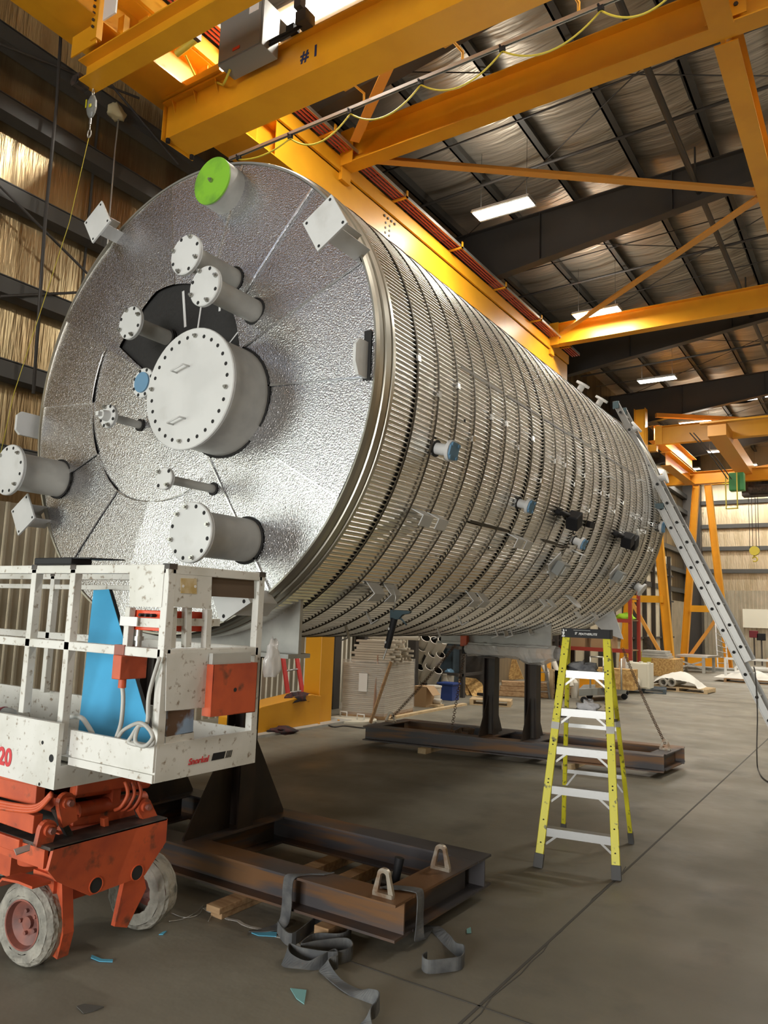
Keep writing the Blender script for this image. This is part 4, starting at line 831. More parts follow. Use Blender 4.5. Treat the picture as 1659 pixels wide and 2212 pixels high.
b.box((-3.70, 2.45, .30), (-3.52, 3.0, .44)); b.build('steering_bracket', LIFTO, lift)
b = MB(); b.lathe((-3.66, 2.42, .49), (0, 0, 1), [(0, 0), (0, .075), (.035, .08), (.04, .065), (.10, .065), (.12, .09), (.15, .09), (.165, .0)], 24); b.build('king_pin', LIFTO, lift)
q0 = P(10, 1910, 'y', 2.37); q1 = P(25, 1893, 'y', 2.37); q2 = P(60, 1900, 'y', 2.37); q3 = P(90, 1912, 'y', 2.37)
b = MB(); b.ribbon([q0, q1, q2, q3], [Vector((0, .05, 0))]*4, .012); b.build('fender', LIFTO, lift)
MB().box((-3.95, 2.24, .60), (-3.52, 2.36, .66)).build('edge_lip', LIFTO, lift, bevel=.004)
# scissor arms with lugs and pins
def lugp(px, py, x, r, tip, par):
    r *= 1.25
    c = P(px, py, 'x', x); tp = P(*tip, 'x', x); d = (tp-c)
    n_ = Vector((0, -d.z, d.y)).normalized()*r; pts = []
    for k in range(9): q = PI*k/8; e = n_*C2(q)-d.normalized()*r*S2(q); pts.append(c+e)
    o = MB().plate(pts+[tp-n_*.9, tp+n_*.9], (-1, 0, 0), .03).build('pivot_lug', LIFTO, par)
    h = MB().cyl(c, c+Vector((.018, 0, 0)), r*.62, 16, 0); h.cyl(c+Vector((.018, 0, 0)), c+Vector((.04, 0, 0)), r*.36, 6, 1); h.build('pivot_pin', [LIFTO, RIMR], o)
XP = -3.37
for px, py, r, tip in ((145, 1733, .036, (152, 1780)), (313, 1742, .034, (330, 1775)), (105, 1793, .036, (95, 1830)), (284, 1798, .034, (305, 1825)), (137, 1837, .036, (150, 1860))):
    lugp(px, py, XP, r, tip, lift)
A1, A2, A3, A4 = P(145, 1733, 'x', XP), P(105, 1793, 'x', XP), P(137, 1837, 'x', XP), P(313, 1742, 'x', XP)
for (ya, za, xb, zb, hh) in ((A1.y-.10, .985, -5.2, .93, .055), (A2.y+.0, .915, -5.2, .87, .10), (A2.y+.0, .775, -5.2, .80, .085), (A1.y+.02, .845, -5.2, .85, .07)):
    MB().beam((-3.46, ya, za-.04), (xb, ya, zb-.04), .05, hh).build('scissor_arm', LIFTO, lift, bevel=.004)
for (ya, za, xb, zb, hh) in ((2.80, .93, -5.2, .90, .09), (2.74, .80, -5.2, .82, .09)):
    MB().beam((-3.46, ya, za-.02), (xb, ya, zb-.02), .05, hh).build('scissor_arm', LIFTO, lift)
b = MB()
for (a, c, r) in (((158, 1712), (318, 1690), .030), ((165, 1752), (310, 1725), .042), ((130, 1800), (275, 1780), .040), ((165, 1830), (290, 1812), .022)):
    b.cyl(P(*a, 'x', -3.5), P(*c, 'x', -3.5), r, 14)
b.build('cross_tubes', LIFTO, lift)
for (a, c, hh, x_) in (((158, 1704), (312, 1680), .060, -3.46), ((150, 1772), (300, 1752), .050, -3.50), ((118, 1812), (290, 1788), .060, -3.48)):
    MB().beam(P(*a, 'x', x_), P(*c, 'x', x_), .06, hh).build('cross_beam', LIFTO, lift, bevel=.006)
for (a, c) in (((118, 1745), (165, 1835)), ((290, 1720), (318, 1815)), ((225, 1765), (228, 1812))):
    MB().beam(P(*a, 'x', -3.42), P(*c, 'x', -3.42), .03, .035, up=(1, 0, 0)).build('link_plate', GREASE if a[0] != 225 else LIFTO, lift, bevel=.004)
b = MB()
for (a, c, hh) in (((160, 1770), (300, 1745), .045), ((150, 1815), (290, 1790), .035)): b.beam(P(*a, 'x', -3.56), P(*c, 'x', -3.56), .05, hh)
b.build('dark_spacers', GREASE, lift)
b = MB(); b.box((-4.8, 2.48, .668), (-3.50, 2.72, .74)); b.cyl((-4.9, 2.6, .80), (-3.6, 2.6, .90), .05, 16); b.build('lift_cylinder', GREASE, lift)
for k in range(3): MB().tube(smooth([P(-30, 1725+7*k, 'y', 2.22), P(30, 1738+6*k, 'y', 2.22), P(80, 1740+5*k, 'y', 2.24), P(112, 1712+3*k, 'y', 2.26)], 5), .010, 8).build('hydraulic_hose', LIFTO, lift)
for k in range(3): MB().tube(smooth([P(270+14*k, 1688, 'x', -3.38), P(276+14*k, 1715, 'x', -3.36), P(262+14*k, 1742, 'x', -3.38), P(248+14*k, 1750, 'x', -3.42)], 5), .010, 8).build('hydraulic_hose', LIFTO, lift)
for k in range(2): MB().tube(smooth([P(168, 1806+5*k, 'x', -3.42), P(205, 1815+5*k, 'x', -3.38), P(255, 1795+4*k, 'x', -3.42)], 5), .010, 8).build('hydraulic_hose', LIFTO, lift)
# platform: main deck and roll-out extension
b = MB(); MX = -3.255
b.box((-5.35, 2.22, .935), (MX, 2.245, 1.235)); b.box((-5.35, 2.965, .935), (MX, 2.99, 1.235)); b.box((MX-.02, 2.245, .935), (MX, 2.965, 1.04)); b.box((-5.35, 2.245, 1.02), (MX-.02, 2.965, 1.04))
h = P(111, 1638, 'y', 2.22); b.cyl((h.x, 2.2188, h.z), (h.x, 2.22, h.z), .018, 16, 1); h = P(92, 1604, 'y', 2.22); b.cyl((h.x, 2.2188, h.z), (h.x, 2.22, h.z), .009, 12, 1); h = P(85, 1694, 'y', 2.22); b.cyl((h.x, 2.2188, h.z), (h.x, 2.22, h.z), .008, 12, 1)
b.build('main_deck', [LIFTW, HOLE], lift)
PX1, PY0, PY1 = -2.66, 2.295, 2.925
b = MB(); zb = P(335, 1692, 'x', PX1).z; zt = P(350, 1608, 'x', PX1).z
b.box((MX, PY0, zb), (PX1, PY0+.006, zt-.0)); b.box((MX, PY0-.012, zb), (PX1, PY0, zb+.035)); b.box((MX, PY0-.012, zt-.115), (PX1, PY0, zt)); b.box((MX, PY1-.012, zb), (PX1, PY1, zt)); b.box((MX-.2, PY0, zb+.01), (PX1, PY1, zb+.03))
b.build('extension_deck', LIFTW, lift)
MB().box((PX1-.012, PY0, zb), (PX1+.002, PY1, zt)).build('end_toe_board', LIFTW, lift)
text('Snorkel', .040, TEXTR, lift, P(406, 1653, 'x', PX1+.004), (0, 1, 0), (0, 0, 1), bold=.0005, shear=.25)
b = MB(); q = P(459, 1643, 'x', PX1+.004); q2 = P(486, 1636, 'x', PX1+.004); h_ = .032
b.plate([(PX1+.0022, q.y-.006, q.z), (PX1+.0022, q2.y-.006, q.z), (PX1+.0022, q2.y+.004, q.z+h_), (PX1+.0022, q.y+.004, q.z+h_)], (1, 0, 0), .0012)
for k in range(4): y = q2.y+.005+.010*k; b.plate([(PX1+.0022, y, q.z), (PX1+.0022, y+.005, q.z), (PX1+.0022, y+.014, q.z+h_), (PX1+.0022, y+.009, q.z+h_)], (1, 0, 0), .0012)
b.build('black_stripe_mark', BLK, lift)
q = P(-3, 1640, 'y', 2.218); text('20', .115, TEXTR, lift, (q.x-.005, 2.218, q.z-.02), (1, 0, 0), (0, 0, 1), bold=.004)
q = P(-12, 1600, 'y', 2.218); text('L', .13, TEXTR, lift, (q.x-.03, 2.218, q.z), (1, 0, 0), (0, 0, 1), bold=.004)
ZT = P(365, 1218, 'x', PX1).z; s = .042
def sq(a, c, name='rail', w=s, m=LIFTW): return MB().beam(a, c, w, w).build(name, m, lift, bevel=.003)
def pz(px, py, y): return P(px, py, 'y', y)
for x, y, z0 in ((PX1-.02, PY0+.02, zb), (PX1-.02, PY1-.02, zb-.0), (pz(143, 1400, PY0).x, PY0+.02, zb+.03), (pz(58, 1400, PY0).x, PY0+.02, 1.235), (-5.3, 2.26, 1.235), (-5.3, 2.95, 1.235), (pz(112, 1400, PY1).x, PY1-.02, 1.235)):
    o = sq((x, y, z0), (x, y, ZT-.02), 'post'); MB().box((x-.023, y-.023, ZT-.022), (x+.023, y+.023, ZT+.003)).build('post_cap', GREASE, o)
zm = pz(340, 1412, PY0).z
for z in (ZT-.022, zm): sq((-5.3, PY0+.02, z), (PX1-.02, PY0+.02, z)); sq((-5.3, PY1-.02, z+.0), (PX1-.02, PY1-.02, z)); sq((PX1-.02, PY0+.02, z), (PX1-.02, PY1-.02, z))
sq((-5.3, PY1-.02, ZT-.09), (PX1-.5, PY1-.02, ZT-.09), w=.03)
# panels and boxes on the platform end
MB().plate([pz(281, 1224, PY0), pz(357, 1220, PY0), pz(350, 1312, PY0), pz(281, 1310, PY0)], (0, -1, 0), .004).build('side_sheet', LIFTW, lift)
q = MB().plate([P(364, 1228, 'x', PX1), P(458, 1234, 'x', PX1), P(456, 1316, 'x', PX1), P(366, 1310, 'x', PX1)], (-1, 0, 0), .004).build('end_sheet', LIFTW, lift)
b = MB().plate([P(391, 1249, 'x', PX1+.002), P(425, 1250, 'x', PX1+.002), P(425, 1283, 'x', PX1+.002), P(391, 1281, 'x', PX1+.002)], (-1, 0, 0), .002)
for a_ in ((396, 1266), (422, 1267)): c = P(*a_, 'x', PX1+.003); b.cyl(c-Vector((.001, 0, 0)), c, .007, 10, 1)
b.build('worn_label', [TANL, WHITE], q)
MB().plate([P(459, 1234, 'x', PX1-.012), P(549, 1241, 'x', PX1-.012), P(549, 1293, 'x', PX1-.012), P(457, 1288, 'x', PX1-.012)], (-1, 0, 0), .01).build('brown_board', mat('brown_board', (.11, .07, .04), .7), lift)
for a, c in (((282, 1312), (275, 1400)), ((404, 1312), (402, 1398)), ((448, 1316), (444, 1402)), ((372, 1312), (368, 1400))):
    sq(P(*a, 'x' if a[0] > 300 else 'y', PX1-.03 if a[0] > 300 else PY0+.02), P(*c, 'x' if a[0] > 300 else 'y', PX1-.03 if a[0] > 300 else PY0+.02), 'short_post', .034)
q = MB().box(*[tuple(v) for v in (Vector((P(287, 1340, 'y', 2.34).x, 2.34, P(287, 1360, 'y', 2.34).z)), Vector((PX1-.06, 2.62, P(287, 1317, 'y', 2.34).z)))]).build('upper_control_box', LIFTR, lift, bevel=.004, label='bright red control box')
x0 = P(287, 1340, 'y', 2.34).x
MB().box((x0-.02, PY0-.012, P(300, 1353, 'y', PY0).z), (x0+.10, PY0-.006, P(300, 1333, 'y', PY0).z)).build('white_strap_plate', WHITE, lift)
b = MB()
for k in range(3): b.cyl((x0+.08+.04*k, 2.335, P(300, 1328, 'y', 2.34).z), (x0+.08+.04*k, 2.31, P(300, 1328, 'y', 2.34).z), .008, 8)
b.build('control_switches', BLK, q)
zq = P(287, 1353, 'y', 2.3).z
MB().box((PX1-.04, PY0, zq+.01), (PX1-.03, PY0+.36, zq+.045)).build('inner_rail', LIFTW, lift); MB().box((x0-.03, PY0+.01, zq), (PX1-.04, PY0+.03, zq+.04)).build('inner_rail', LIFTW, lift)
b = MB(); c = P(300, 1360, 'y', 2.36); b.cyl(c, c-Vector((0, 0, .10)), .018, 12); b.cyl(c-Vector((0, 0, .03)), c-Vector((0, 0, .05)), .026, 12); b.cyl(c-Vector((.03, 0, .0)), c-Vector((.03, 0, .10)), .008, 8); b.build('cable_connector', STEELP, lift)
q = MB().plate([P(360, 1412, 'x', PX1+.006), P(451, 1410, 'x', PX1+.006), P(444, 1528, 'x', PX1+.006), P(358, 1536, 'x', PX1+.006)], (-1, 0, 0), .004).build('document_panel', LIFTW, lift)
q = MB(); p4 = [P(462, 1436, 'x', PX1+.05), P(557, 1431, 'x', PX1+.05), P(551, 1538, 'x', PX1+.05), P(455, 1549, 'x', PX1+.05)]
q.plate(p4, (-1, 0, 0), .003); q.plate([p4[0], p4[3], p4[3]-Vector((.06, 0, 0)), p4[0]-Vector((.06, 0, 0))], (0, 1, 0), .003); q.plate([p4[1], p4[2], p4[2]-Vector((.06, 0, 0)), p4[1]-Vector((.06, 0, 0))], (0, -1, 0), .003); q.plate([p4[3], p4[2], p4[2]-Vector((.06, 0, 0)), p4[3]-Vector((.06, 0, 0))], (0, 0, 1), .003)
c = P(508, 1490, 'x', PX1+.0505); q.cyl(c, c+Vector((.001, 0, 0)), .010, 12, 1); o = q.build('manual_box', [LIFTO, HOLE], lift, label='open topped red-orange manual box')
MB().box((PX1+.005, p4[0].y+.01, p4[0].z-.1), (PX1+.03, p4[1].y-.03, p4[0].z+.05)).build('grey_manual', GPAINT, o)
MB().plate([P(360, 1536, 'x', PX1-.01), P(419, 1532, 'x', PX1-.01), P(417, 1582, 'x', PX1-.01), P(359, 1592, 'x', PX1-.01)], (-1, 0, 0), .003).build('landscape_sticker', PHOTO, lift, label='worn picture sticker')
MB().plate([P(358, 1592, 'x', PX1-.01), P(419, 1580, 'x', PX1-.01), P(419, 1596, 'x', PX1-.01), P(358, 1606, 'x', PX1-.01)], (-1, 0, 0), .01).build('lower_lip', LIFTW, lift)
q = MB().box((pz(252, 1440, PY0).x, 2.27, pz(252, 1468, 2.27).z), (pz(252, 1440, PY0).x+.06, 2.42, pz(252, 1415, 2.27).z)).build('power_box', LIFTO, lift, bevel=.004, label='small orange socket box')
c = Vector((pz(252, 1440, PY0).x+.03, 2.31, pz(252, 1468, 2.27).z)); MB().cyl(c, c-Vector((0, 0, .04)), .018, 12).build('cable_gland', LIFTO, q)
MB().box((c.x-.05, PY0-.006, zm-.026), (c.x+.02, PY0+.046, zm+.026)).build('clamp', RIMR, q)
MB().tube(smooth([c-Vector((0, 0, .03)), P(266, 1510, 'y', 2.31), P(262, 1560, 'y', 2.31), P(252, 1592, 'y', 2.33)], 6), .010, 8).build('grey_cable', GPAINT, lift)
MB().tube(smooth([P(345, 1420, 'y', 2.27), P(322, 1500, 'y', 2.27), P(318, 1560, 'y', 2.26), P(300, 1568, 'y', 2.25), P(285, 1590, 'y', 2.25), P(280, 1605, 'y', 2.25), P(320, 1611, 'y', 2.25), P(332, 1600, 'y', 2.25), P(322, 1575, 'y', 2.25), P(303, 1565, 'y', 2.25), P(292, 1600, 'y', 2.25), P(312, 1612, 'y', 2.24), P(330, 1590, 'y', 2.24), P(305, 1562, 'y', 2.24), P(270, 1575, 'y', 2.28), P(256, 1592, 'y', 2.32)], 5), .009, 8).build('coiled_cable', GPAINT, lift)
MB().tube(smooth([P(150, 1548, 'y', 2.40), P(175, 1550, 'y', 2.40), P(188, 1565, 'y', 2.40), P(200, 1585, 'y', 2.40)], 5), .012, 8).build('grey_cable', GPAINT, lift)
# things on the platform
FB = []
for a_, c_ in ((203, 1275), (236, 1273), (268, 1380), (335, 1612), (168, 1600)):
    y_ = 2.7
    for k in range(12): q = P(a_, c_, 'y', y_); y_ = 2.64+(q.z-1.06)*.24
    FB.append(P(a_, c_, 'y', y_))
q = MB().plate(FB, (0, 1, 0), .022, 1); q.plate([p-Vector((0, .004, 0)) for p in FB], (0, 1, 0), .003, 0)
t = tag(q.build('foam_board', [SBLUE, BLK]), 'tapered bright blue board with black edge leaning inside the lift platform', 'board')
q = P(22, 1543, 'y', 2.34); t = thing('cordless_drill', 'small red and grey cordless drill lying on the lift deck edge', 'drill', q)
MB().lathe(q+Vector((-.07, 0, 0)), (1, 0, -.06), [(0, 0), (.0, .03), (.05, .036), (.09, .032), (.12, .018), (.15, .012), (.15, 0)], 20).build('grey_motor', CABG, t)
MB().lathe(q+Vector((-.10, 0, 0)), (1, 0, 0), [(0, 0), (0, .024), (.035, .034), (.05, .034), (.05, 0)], 20).build('red_housing', MAROON, t); MB().beam(q+Vector((-.03, 0, -.02)), q+Vector((-.07, .0, -.055)), .03, .04).build('grip', MAROON, t, bevel=.005)
q0 = P(88, 1226, 'y', 2.30); q1 = P(168, 1226, 'y', 2.30); t = thing('roof_jack_tray', 'flat black tray resting on the top rail of the lift', 'tray', (q0.x, 2.3, ZT))
b = MB().box((q0.x, 2.26, ZT+.001), (q1.x, 2.38, ZT+.035)); b.build('tray', BLK, t, bevel=.005); MB().plate([(q1.x-.05, 2.26, ZT+.03), (q1.x+.12, 2.28, ZT+.028), (q1.x+.10, 2.50, ZT+.036), (q1.x-.10, 2.48, ZT+.036)], (0, 0, 1), .006).build('lid', BLK, t)
t = tag(wad(P(585, 1462, 'x', -2.62), (.03, .05, .12), 1, 9, rough=.3).build('plastic_bag', FILMW), 'crumpled clear plastic bag taped to the right post of the lift platform', 'plastic bag')
q = P(96, 1838, 'y', 2.30); tag(MB().plate([P(30, 1836, 'z', .664), P(66, 1824, 'z', .664), P(64, 1838, 'z', .664), P(35, 1848, 'z', .664)], (0, 0, 1), .004).build('metal_scrap', GPAINT), 'small grey sheet scrap lying on the dirty lift base', 'scrap')
# ================================================================ caulking gun
c = P(845, 1330, 'y', 4.93)
t = thing('caulking_gun', 'caulking gun hanging nose up from a clip under the tank, with a black cartridge', 'caulking gun', c)
D = (P(832, 1405, 'y', 4.93)-c).normalized(); Sd = Vector((1, 0, 0))
MB().tube([P(828, 1268, 'y', 4.93), P(850, 1272, 'y', 4.93), P(855, 1290, 'y', 4.93), P(850, 1322, 'y', 4.93)], .0035, 6).build('nozzle_wire', STEELP, t)
b = MB().plate([P(842, 1317, 'y', 4.93), P(886, 1320, 'y', 4.93), P(884, 1325, 'y', 4.93), P(868, 1328, 'y', 4.93), P(860, 1338, 'y', 4.93), P(842, 1338, 'y', 4.93)], (0, 1, 0), .03); b.build('body', CAULK, t, bevel=.003)
MB().tube([P(858, 1333, 'y', 4.945), P(868, 1338, 'y', 4.945), P(878, 1350, 'y', 4.945)], .007, 8).build('trigger', CAULK, t)
a1, a2 = P(852, 1336, 'y', 4.945), P(836, 1400, 'y', 4.945)
o = MB().cyl(a1, a2, .027, 20, r2=.024).build('cartridge', BLK, t)
b = MB(); 
for u in (.35, .8): m_ = a1.lerp(a2, u)+Vector((-.012, -.022, 0)); b.cyl(m_, m_+Vector((-.002, -.004, 0)), .010, 12)
b.build('white_mark', WHITE, o)
MB().cyl(a2, P(828, 1424, 'y', 4.945), .007, 8).build('plunger_rod', STEELP, t)
# ================================================================ yellow stepladder
fl_, fr_, br_ = P(1162, 1874, 'z', 0), P(1332, 1902, 'z', 0), P(1364, 1822, 'z', 0)
bl_ = fl_+(br_-fr_)*1.0; ux = (fr_-fl_).normalized()
topc = (fl_+fr_+br_+bl_)/4; topc.z = 1.70
t = thing('stepladder', 'yellow fibreglass stepladder with aluminium steps and black top cap', 'stepladder', (topc.x, topc.y, 0))
uy = Vector((-ux.y, ux.x, 0)); hw = .155
tl, tr_ = topc-ux*hw, topc+ux*hw
def rail(a, c, off, w=.026, d=.062):
    o = MB().beam(a, c, 0, 0, up=uy, prof=[(-w/2, -d/2), (w/2, -d/2), (w/2, d/2), (-w/2, d/2)] ).build('rail', YEL, t, bevel=.002)
    b = MB(); n_ = 12
    return o
FR = {}
for nm, f_, tp in (('fl', fl_, tl-uy*.035), ('fr', fr_, tr_-uy*.035), ('bl', bl_, tl+uy*.05), ('br', br_, tr_+uy*.05)):
    lo_ = f_+(tp-f_)*.035; w_, d_ = (.058, .028) if nm[0] == 'f' else (.034, .030)
    o = MB().beam(lo_, tp, w_, d_, up=uy).build('rail', YEL, t, bevel=.003); FR[nm] = (f_, tp, o)
    MB().beam(f_, f_+(tp-f_)*.055, w_+.010, d_+.014, up=uy).build('rubber_foot', RUBBER, t, bevel=.003)
    mk = f_+(tp-f_)*.565; MB().beam(mk, mk+(tp-f_)*.03, w_+.002, d_+.002, up=uy).build('grey_tape', GPAINT, o)
    b = MB()
    for u in ([.10, .19, .34, .355, .50, .515, .63, .66, .675, .76, .82, .835, .90] if nm[0] == 'f' else []): m_ = f_+(tp-f_)*u; b.cyl(m_-uy*.0155, m_-uy*.0135, .0065, 8)
    if b.v: b.build('rivets', HOLE, o)
def step(u, z_d=.09):
    a = fl_.lerp(FR['fl'][1], u); c = fr_.lerp(FR['fr'][1], u)
    o = MB().beam(a+ux*.026+uy*.035+Vector((0, 0, .0)), c-ux*.026+uy*.035, .075, .008).build('step', ALU, t)
    b = MB().beam(a+ux*.026+Vector((0, 0, -.026))-uy*.004, c-ux*.026+Vector((0, 0, -.026))-uy*.004, .004, .054); b.beam(a+ux*.026+Vector((0, 0, -.012))+uy*.07, c-ux*.026+Vector((0, 0, -.012))+uy*.07, .004, .026); b.build('step_front', ALU, o)
    for s_, e in ((1, a), (-1, c)): MB().beam(e+ux*s_*.12+Vector((0, 0, -.03)), e+ux*s_*.022+Vector((0, 0, -.11)), .004, .016).build('step_brace', ALUB, o)
for u in (.155, .325, .490, .655, .825): step(u)
for u in (.32, .55): 
    a = bl_.lerp(FR['bl'][1], u); c = br_.lerp(FR['br'][1], u); o = MB().beam(a, c, .006, .030).build('rear_brace', ALU, t)
for u in (.10,):
    for s_, e in ((1, bl_.lerp(FR['bl'][1], .32)), (-1, br_.lerp(FR['br'][1], .32))): MB().beam(e+ux*s_*.10, e-Vector((0, 0, .12))+ux*s_*.01, .004, .014).build('rear_strut', ALU, t)
for k in (0, 1):
    a = (fl_ if k == 0 else fr_).lerp(FR['fl' if k == 0 else 'fr'][1], .62); c = (bl_ if k == 0 else br_).lerp(FR['bl' if k == 0 else 'br'][1], .60)
    MB().beam(a, c+Vector((0, 0, -.01)), .004, .022).build('spreader_bar', GREASE, t)
    a = (fl_ if k == 0 else fr_).lerp(FR['fl' if k == 0 else 'fr'][1], .80); 
    MB().beam(a+uy*.0, a+ux*(.14 if k == 0 else -.14)+uy*.03+Vector((0, 0, .02)), .004, .018).build('top_brace', ALUB, t)
b = MB(); e0, e1 = tl-ux*.035, tr_+ux*.035
q = b.plate([e0-uy*.085+Vector((0, 0, .035)), e1-uy*.085+Vector((0, 0, .035)), e1-uy*.085+Vector((0, 0, -.035)), e0-uy*.085+Vector((0, 0, -.035))], uy, .006)
b.plate([e0-uy*.08+Vector((0, 0, .030)), e1-uy*.08+Vector((0, 0, .030)), e1+uy*.08+Vector((0, 0, .030)), e0+uy*.08+Vector((0, 0, .030))], (0, 0, 1), .006)
b.plate([e0+uy*.08+Vector((0, 0, .036)), e1+uy*.08+Vector((0, 0, .036)), e1+uy*.08+Vector((0, 0, -.03)), e0+uy*.08+Vector((0, 0, -.03))], uy, .005)
b.plate([e1-uy*.085+Vector((0, 0, .035)), e1+uy*.08+Vector((0, 0, .035)), e1+uy*.08+Vector((0, 0, -.035)), e1-uy*.085+Vector((0, 0, -.035))], ux, -.006)
tc_ = b.build('top_cap', BLK, t)
text('FEATHERLITE', .024, WHITE, tc_, e0-uy*.0865+ux*.135+Vector((0, 0, -.012)), ux, (0, 0, 1), bold=.0004, shear=.2)
o_ = e0-uy*.0862+ux*.105+Vector((0, 0, -.010)); b = MB()
for k in range(3): b.plate([o_+Vector((0, 0, .007*k)), o_+ux*(.018-.004*(2-k))+Vector((0, 0, .007*k)), o_+ux*(.022-.004*(2-k))+Vector((0, 0, .004+.007*k)), o_+ux*.004+Vector((0, 0, .004+.007*k))], -uy, .0006)
b.beam(o_+ux*-.01+Vector((0, 0, .034)), o_+ux*.12+Vector((0, 0, .034)), .0006, .0018); b.build('logo_mark', WHITE, tc_)
b = MB(); rs = random.Random(8)
for k in range(9):
    c = e0-uy*.0862+ux*(.018+rs.uniform(-.012, .02))+Vector((0, 0, rs.uniform(-.03, .028))); r = rs.uniform(.003, .008)
    b.plate([c+ux*r*C2(q)*rs.uniform(.6, 1.6)+Vector((0, 0, r*S2(q)*rs.uniform(.6, 1.6))) for q in [2*PI*j/7 for j in range(7)]], -uy, .0005)
b.build('paint_splash', WHITE, tc_)
sp = lambda u: (fl_.lerp(FR['fl'][1], u)+fr_.lerp(FR['fr'][1], u))/2+uy*.04
tag(wad(sp(.825)+Vector((0, 0, .004))+ux*-.01, (.11, .05, .055), .8, 21, rough=.55).build('work_gloves', FABG), 'dark grey work gloves lying on the top step of the stepladder', 'gloves')
tag(wad(sp(.655)+Vector((0, 0, .004))+ux*.03, (.08, .045, .055), .8, 23, rough=.5).build('pale_rag', FABL), 'crumpled pale grey rag on the second step from the top of the stepladder', 'rag')
# ================================================================ extension ladder
t = thing('extension_ladder', 'long aluminium extension ladder leaning against the far right side of the tank', 'ladder', (-.8, 10.9, 0))
pA = P(1332, 874, 'y', 10.9); pB = P(1659, 1512, 'y', 10.9); dl = (pB-pA).normalized()
foot = pA+dl*((0-pA.z)/dl.z)
nL = Vector((dl.z, 0, -dl.x)); nL = nL if nL.x > 0 else -nL
def lrail(a, c, y, w=.09, th=.028): return MB().beam((a.x, y, a.z), (c.x, y, c.z), 0, 0, up=nL, prof=[(-th/2, -w/2), (th/2, -w/2), (th/2, -w/2+.012), (-th/2+.008, -w/2+.012), (-th/2+.008, w/2-.012), (th/2, w/2-.012), (th/2, w/2), (-th/2, w/2)])
sB = P(1424, 1092, 'y', 10.9); sE = P(1625, 1425, 'y', 10.9); off = nL*.105
yn, yf_ = 10.9, 11.30
for y in (yn, yf_):
    o = lrail(pA, pA+dl*((sE-pA).length), y).build('fly_rail', ALUB, t, label='upper section rail'); 
    a_ = pA+dl*((sB-pA).length)-off; c_ = foot-off; c_ = a_+dl*((a_.z)/(-dl.z)); lrail(a_, c_, y).build('base_rail', ALUB, t, label='lower section rail')
L1 = (sE-pA).length; k = 0; u = .14
while u < L1:
    c = pA+dl*u; o = MB().cyl((c.x, yn-.018, c.z), (c.x, yf_+.018, c.z), .017, 12).build('rung', ALU, t); MB().cyl((c.x, yn-.0205, c.z), (c.x, yn-.018, c.z), .021, 12).build('rung_end', HOLE, o); u += .305
u = (sB-pA).length+.05; base0 = pA-off
while (base0+dl*u).z > .15:
    c = base0+dl*u; o = MB().cyl((c.x, yn-.018, c.z), (c.x, yf_+.018, c.z), .017, 12).build('rung', ALU, t); MB().cyl((c.x, yn-.0205, c.z), (c.x, yn-.018, c.z), .021, 12).build('rung_end', HOLE, o); u += .305
for y in (yn, yf_): MB().box((pA.x-.055, y-.02, pA.z-.06), (pA.x+.035, y+.02, pA.z+.05)).build('end_mitt', CAULK, t, bevel=.005)
a_ = pA+dl*((sB-pA).length)-off
for y in (yn, yf_): MB().box((a_.x-.10, y-.03, a_.z-.05), (a_.x+.06, y+.03, a_.z+.03)).build('bracket', CAULK, t, bevel=.005)
c_ = base0+dl*((base0.z)/(-dl.z))
for y in (yn, yf_): MB().box((c_.x-.07, y-.04, 0), (c_.x+.06, y+.04, .05)).build('foot', RUBBER, t, bevel=.005)
tag(MB().tube(smooth([P(1628, 1440, 'y', 10.85), P(1632, 1460, 'y', 10.85), P(1636, 1540, 'y', 10.85), P(1635, 1600, 'y', 10.85), P(1635, 1632, 'y', 10.85), P(1637, 1660, 'z', .012), P(1648, 1680, 'z', .012), P(1670, 1692, 'z', .012), P(1720, 1700, 'z', .012)], 6), .008, 6).build('rope', DARKST), 'dark rope hanging from the leaning ladder and trailing on the floor', 'rope')
# ================================================================ things on the floor behind the tank
G = lambda px, py, z=0.: P(px, py, 'z', z)
def boxthing(name, c, sx_, sy_, h, m, label, cat, rot=0, z=0, group=None, bevel=.004):
    b = MB().box((-sx_/2, -sy_/2, 0), (sx_/2, sy_/2, h)); o = b.build(name, m, bevel=bevel); o.location = (c.x, c.y, z); o.rotation_euler = (0, 0, rad(rot)); return tag(o, label, cat, group)
# second crane column further back
t = thing('crane_column', 'orange crane column and foot seen between the two far pedestals', 'column', (-7.82, 19.95, 0))
MB().box((-7.99, 19.8, .02), (-7.65, 20.1, 8.85)).build('shaft', ORANGE, t, bevel=.01); MB().box((-7.60, 19.85, .02), (-6.4, 20.05, .42)).build('foot_beam', ORANGE, t); MB().box((-8.2, 19.7, 0), (-6.3, 20.2, .02)).build('base_plate', ORANGE, t)
# dark building posts by the wall
for px_, w_, lab in ((722, .20, 'dark steel post standing left of the film wrapped stack'), (893, .14, 'dark steel post right behind the film wrapped stack')):
    q = P(px_, 1400, 'x', -8.75); tag(MB().box((-8.85, q.y-w_/2, 0), (-8.65, q.y+w_/2, 6)).build('steel_post', DARKST), lab, 'post')
q = P(972, 1400, 'x', -8.8); tag(MB().ibeam((-8.8, q.y, 0), (-8.8, q.y, 9.5), .30, .36, up=(1, 0, 0)).build('steel_post', BLUCOL), 'blue grey steel column beside the leaning strand boards', 'post')
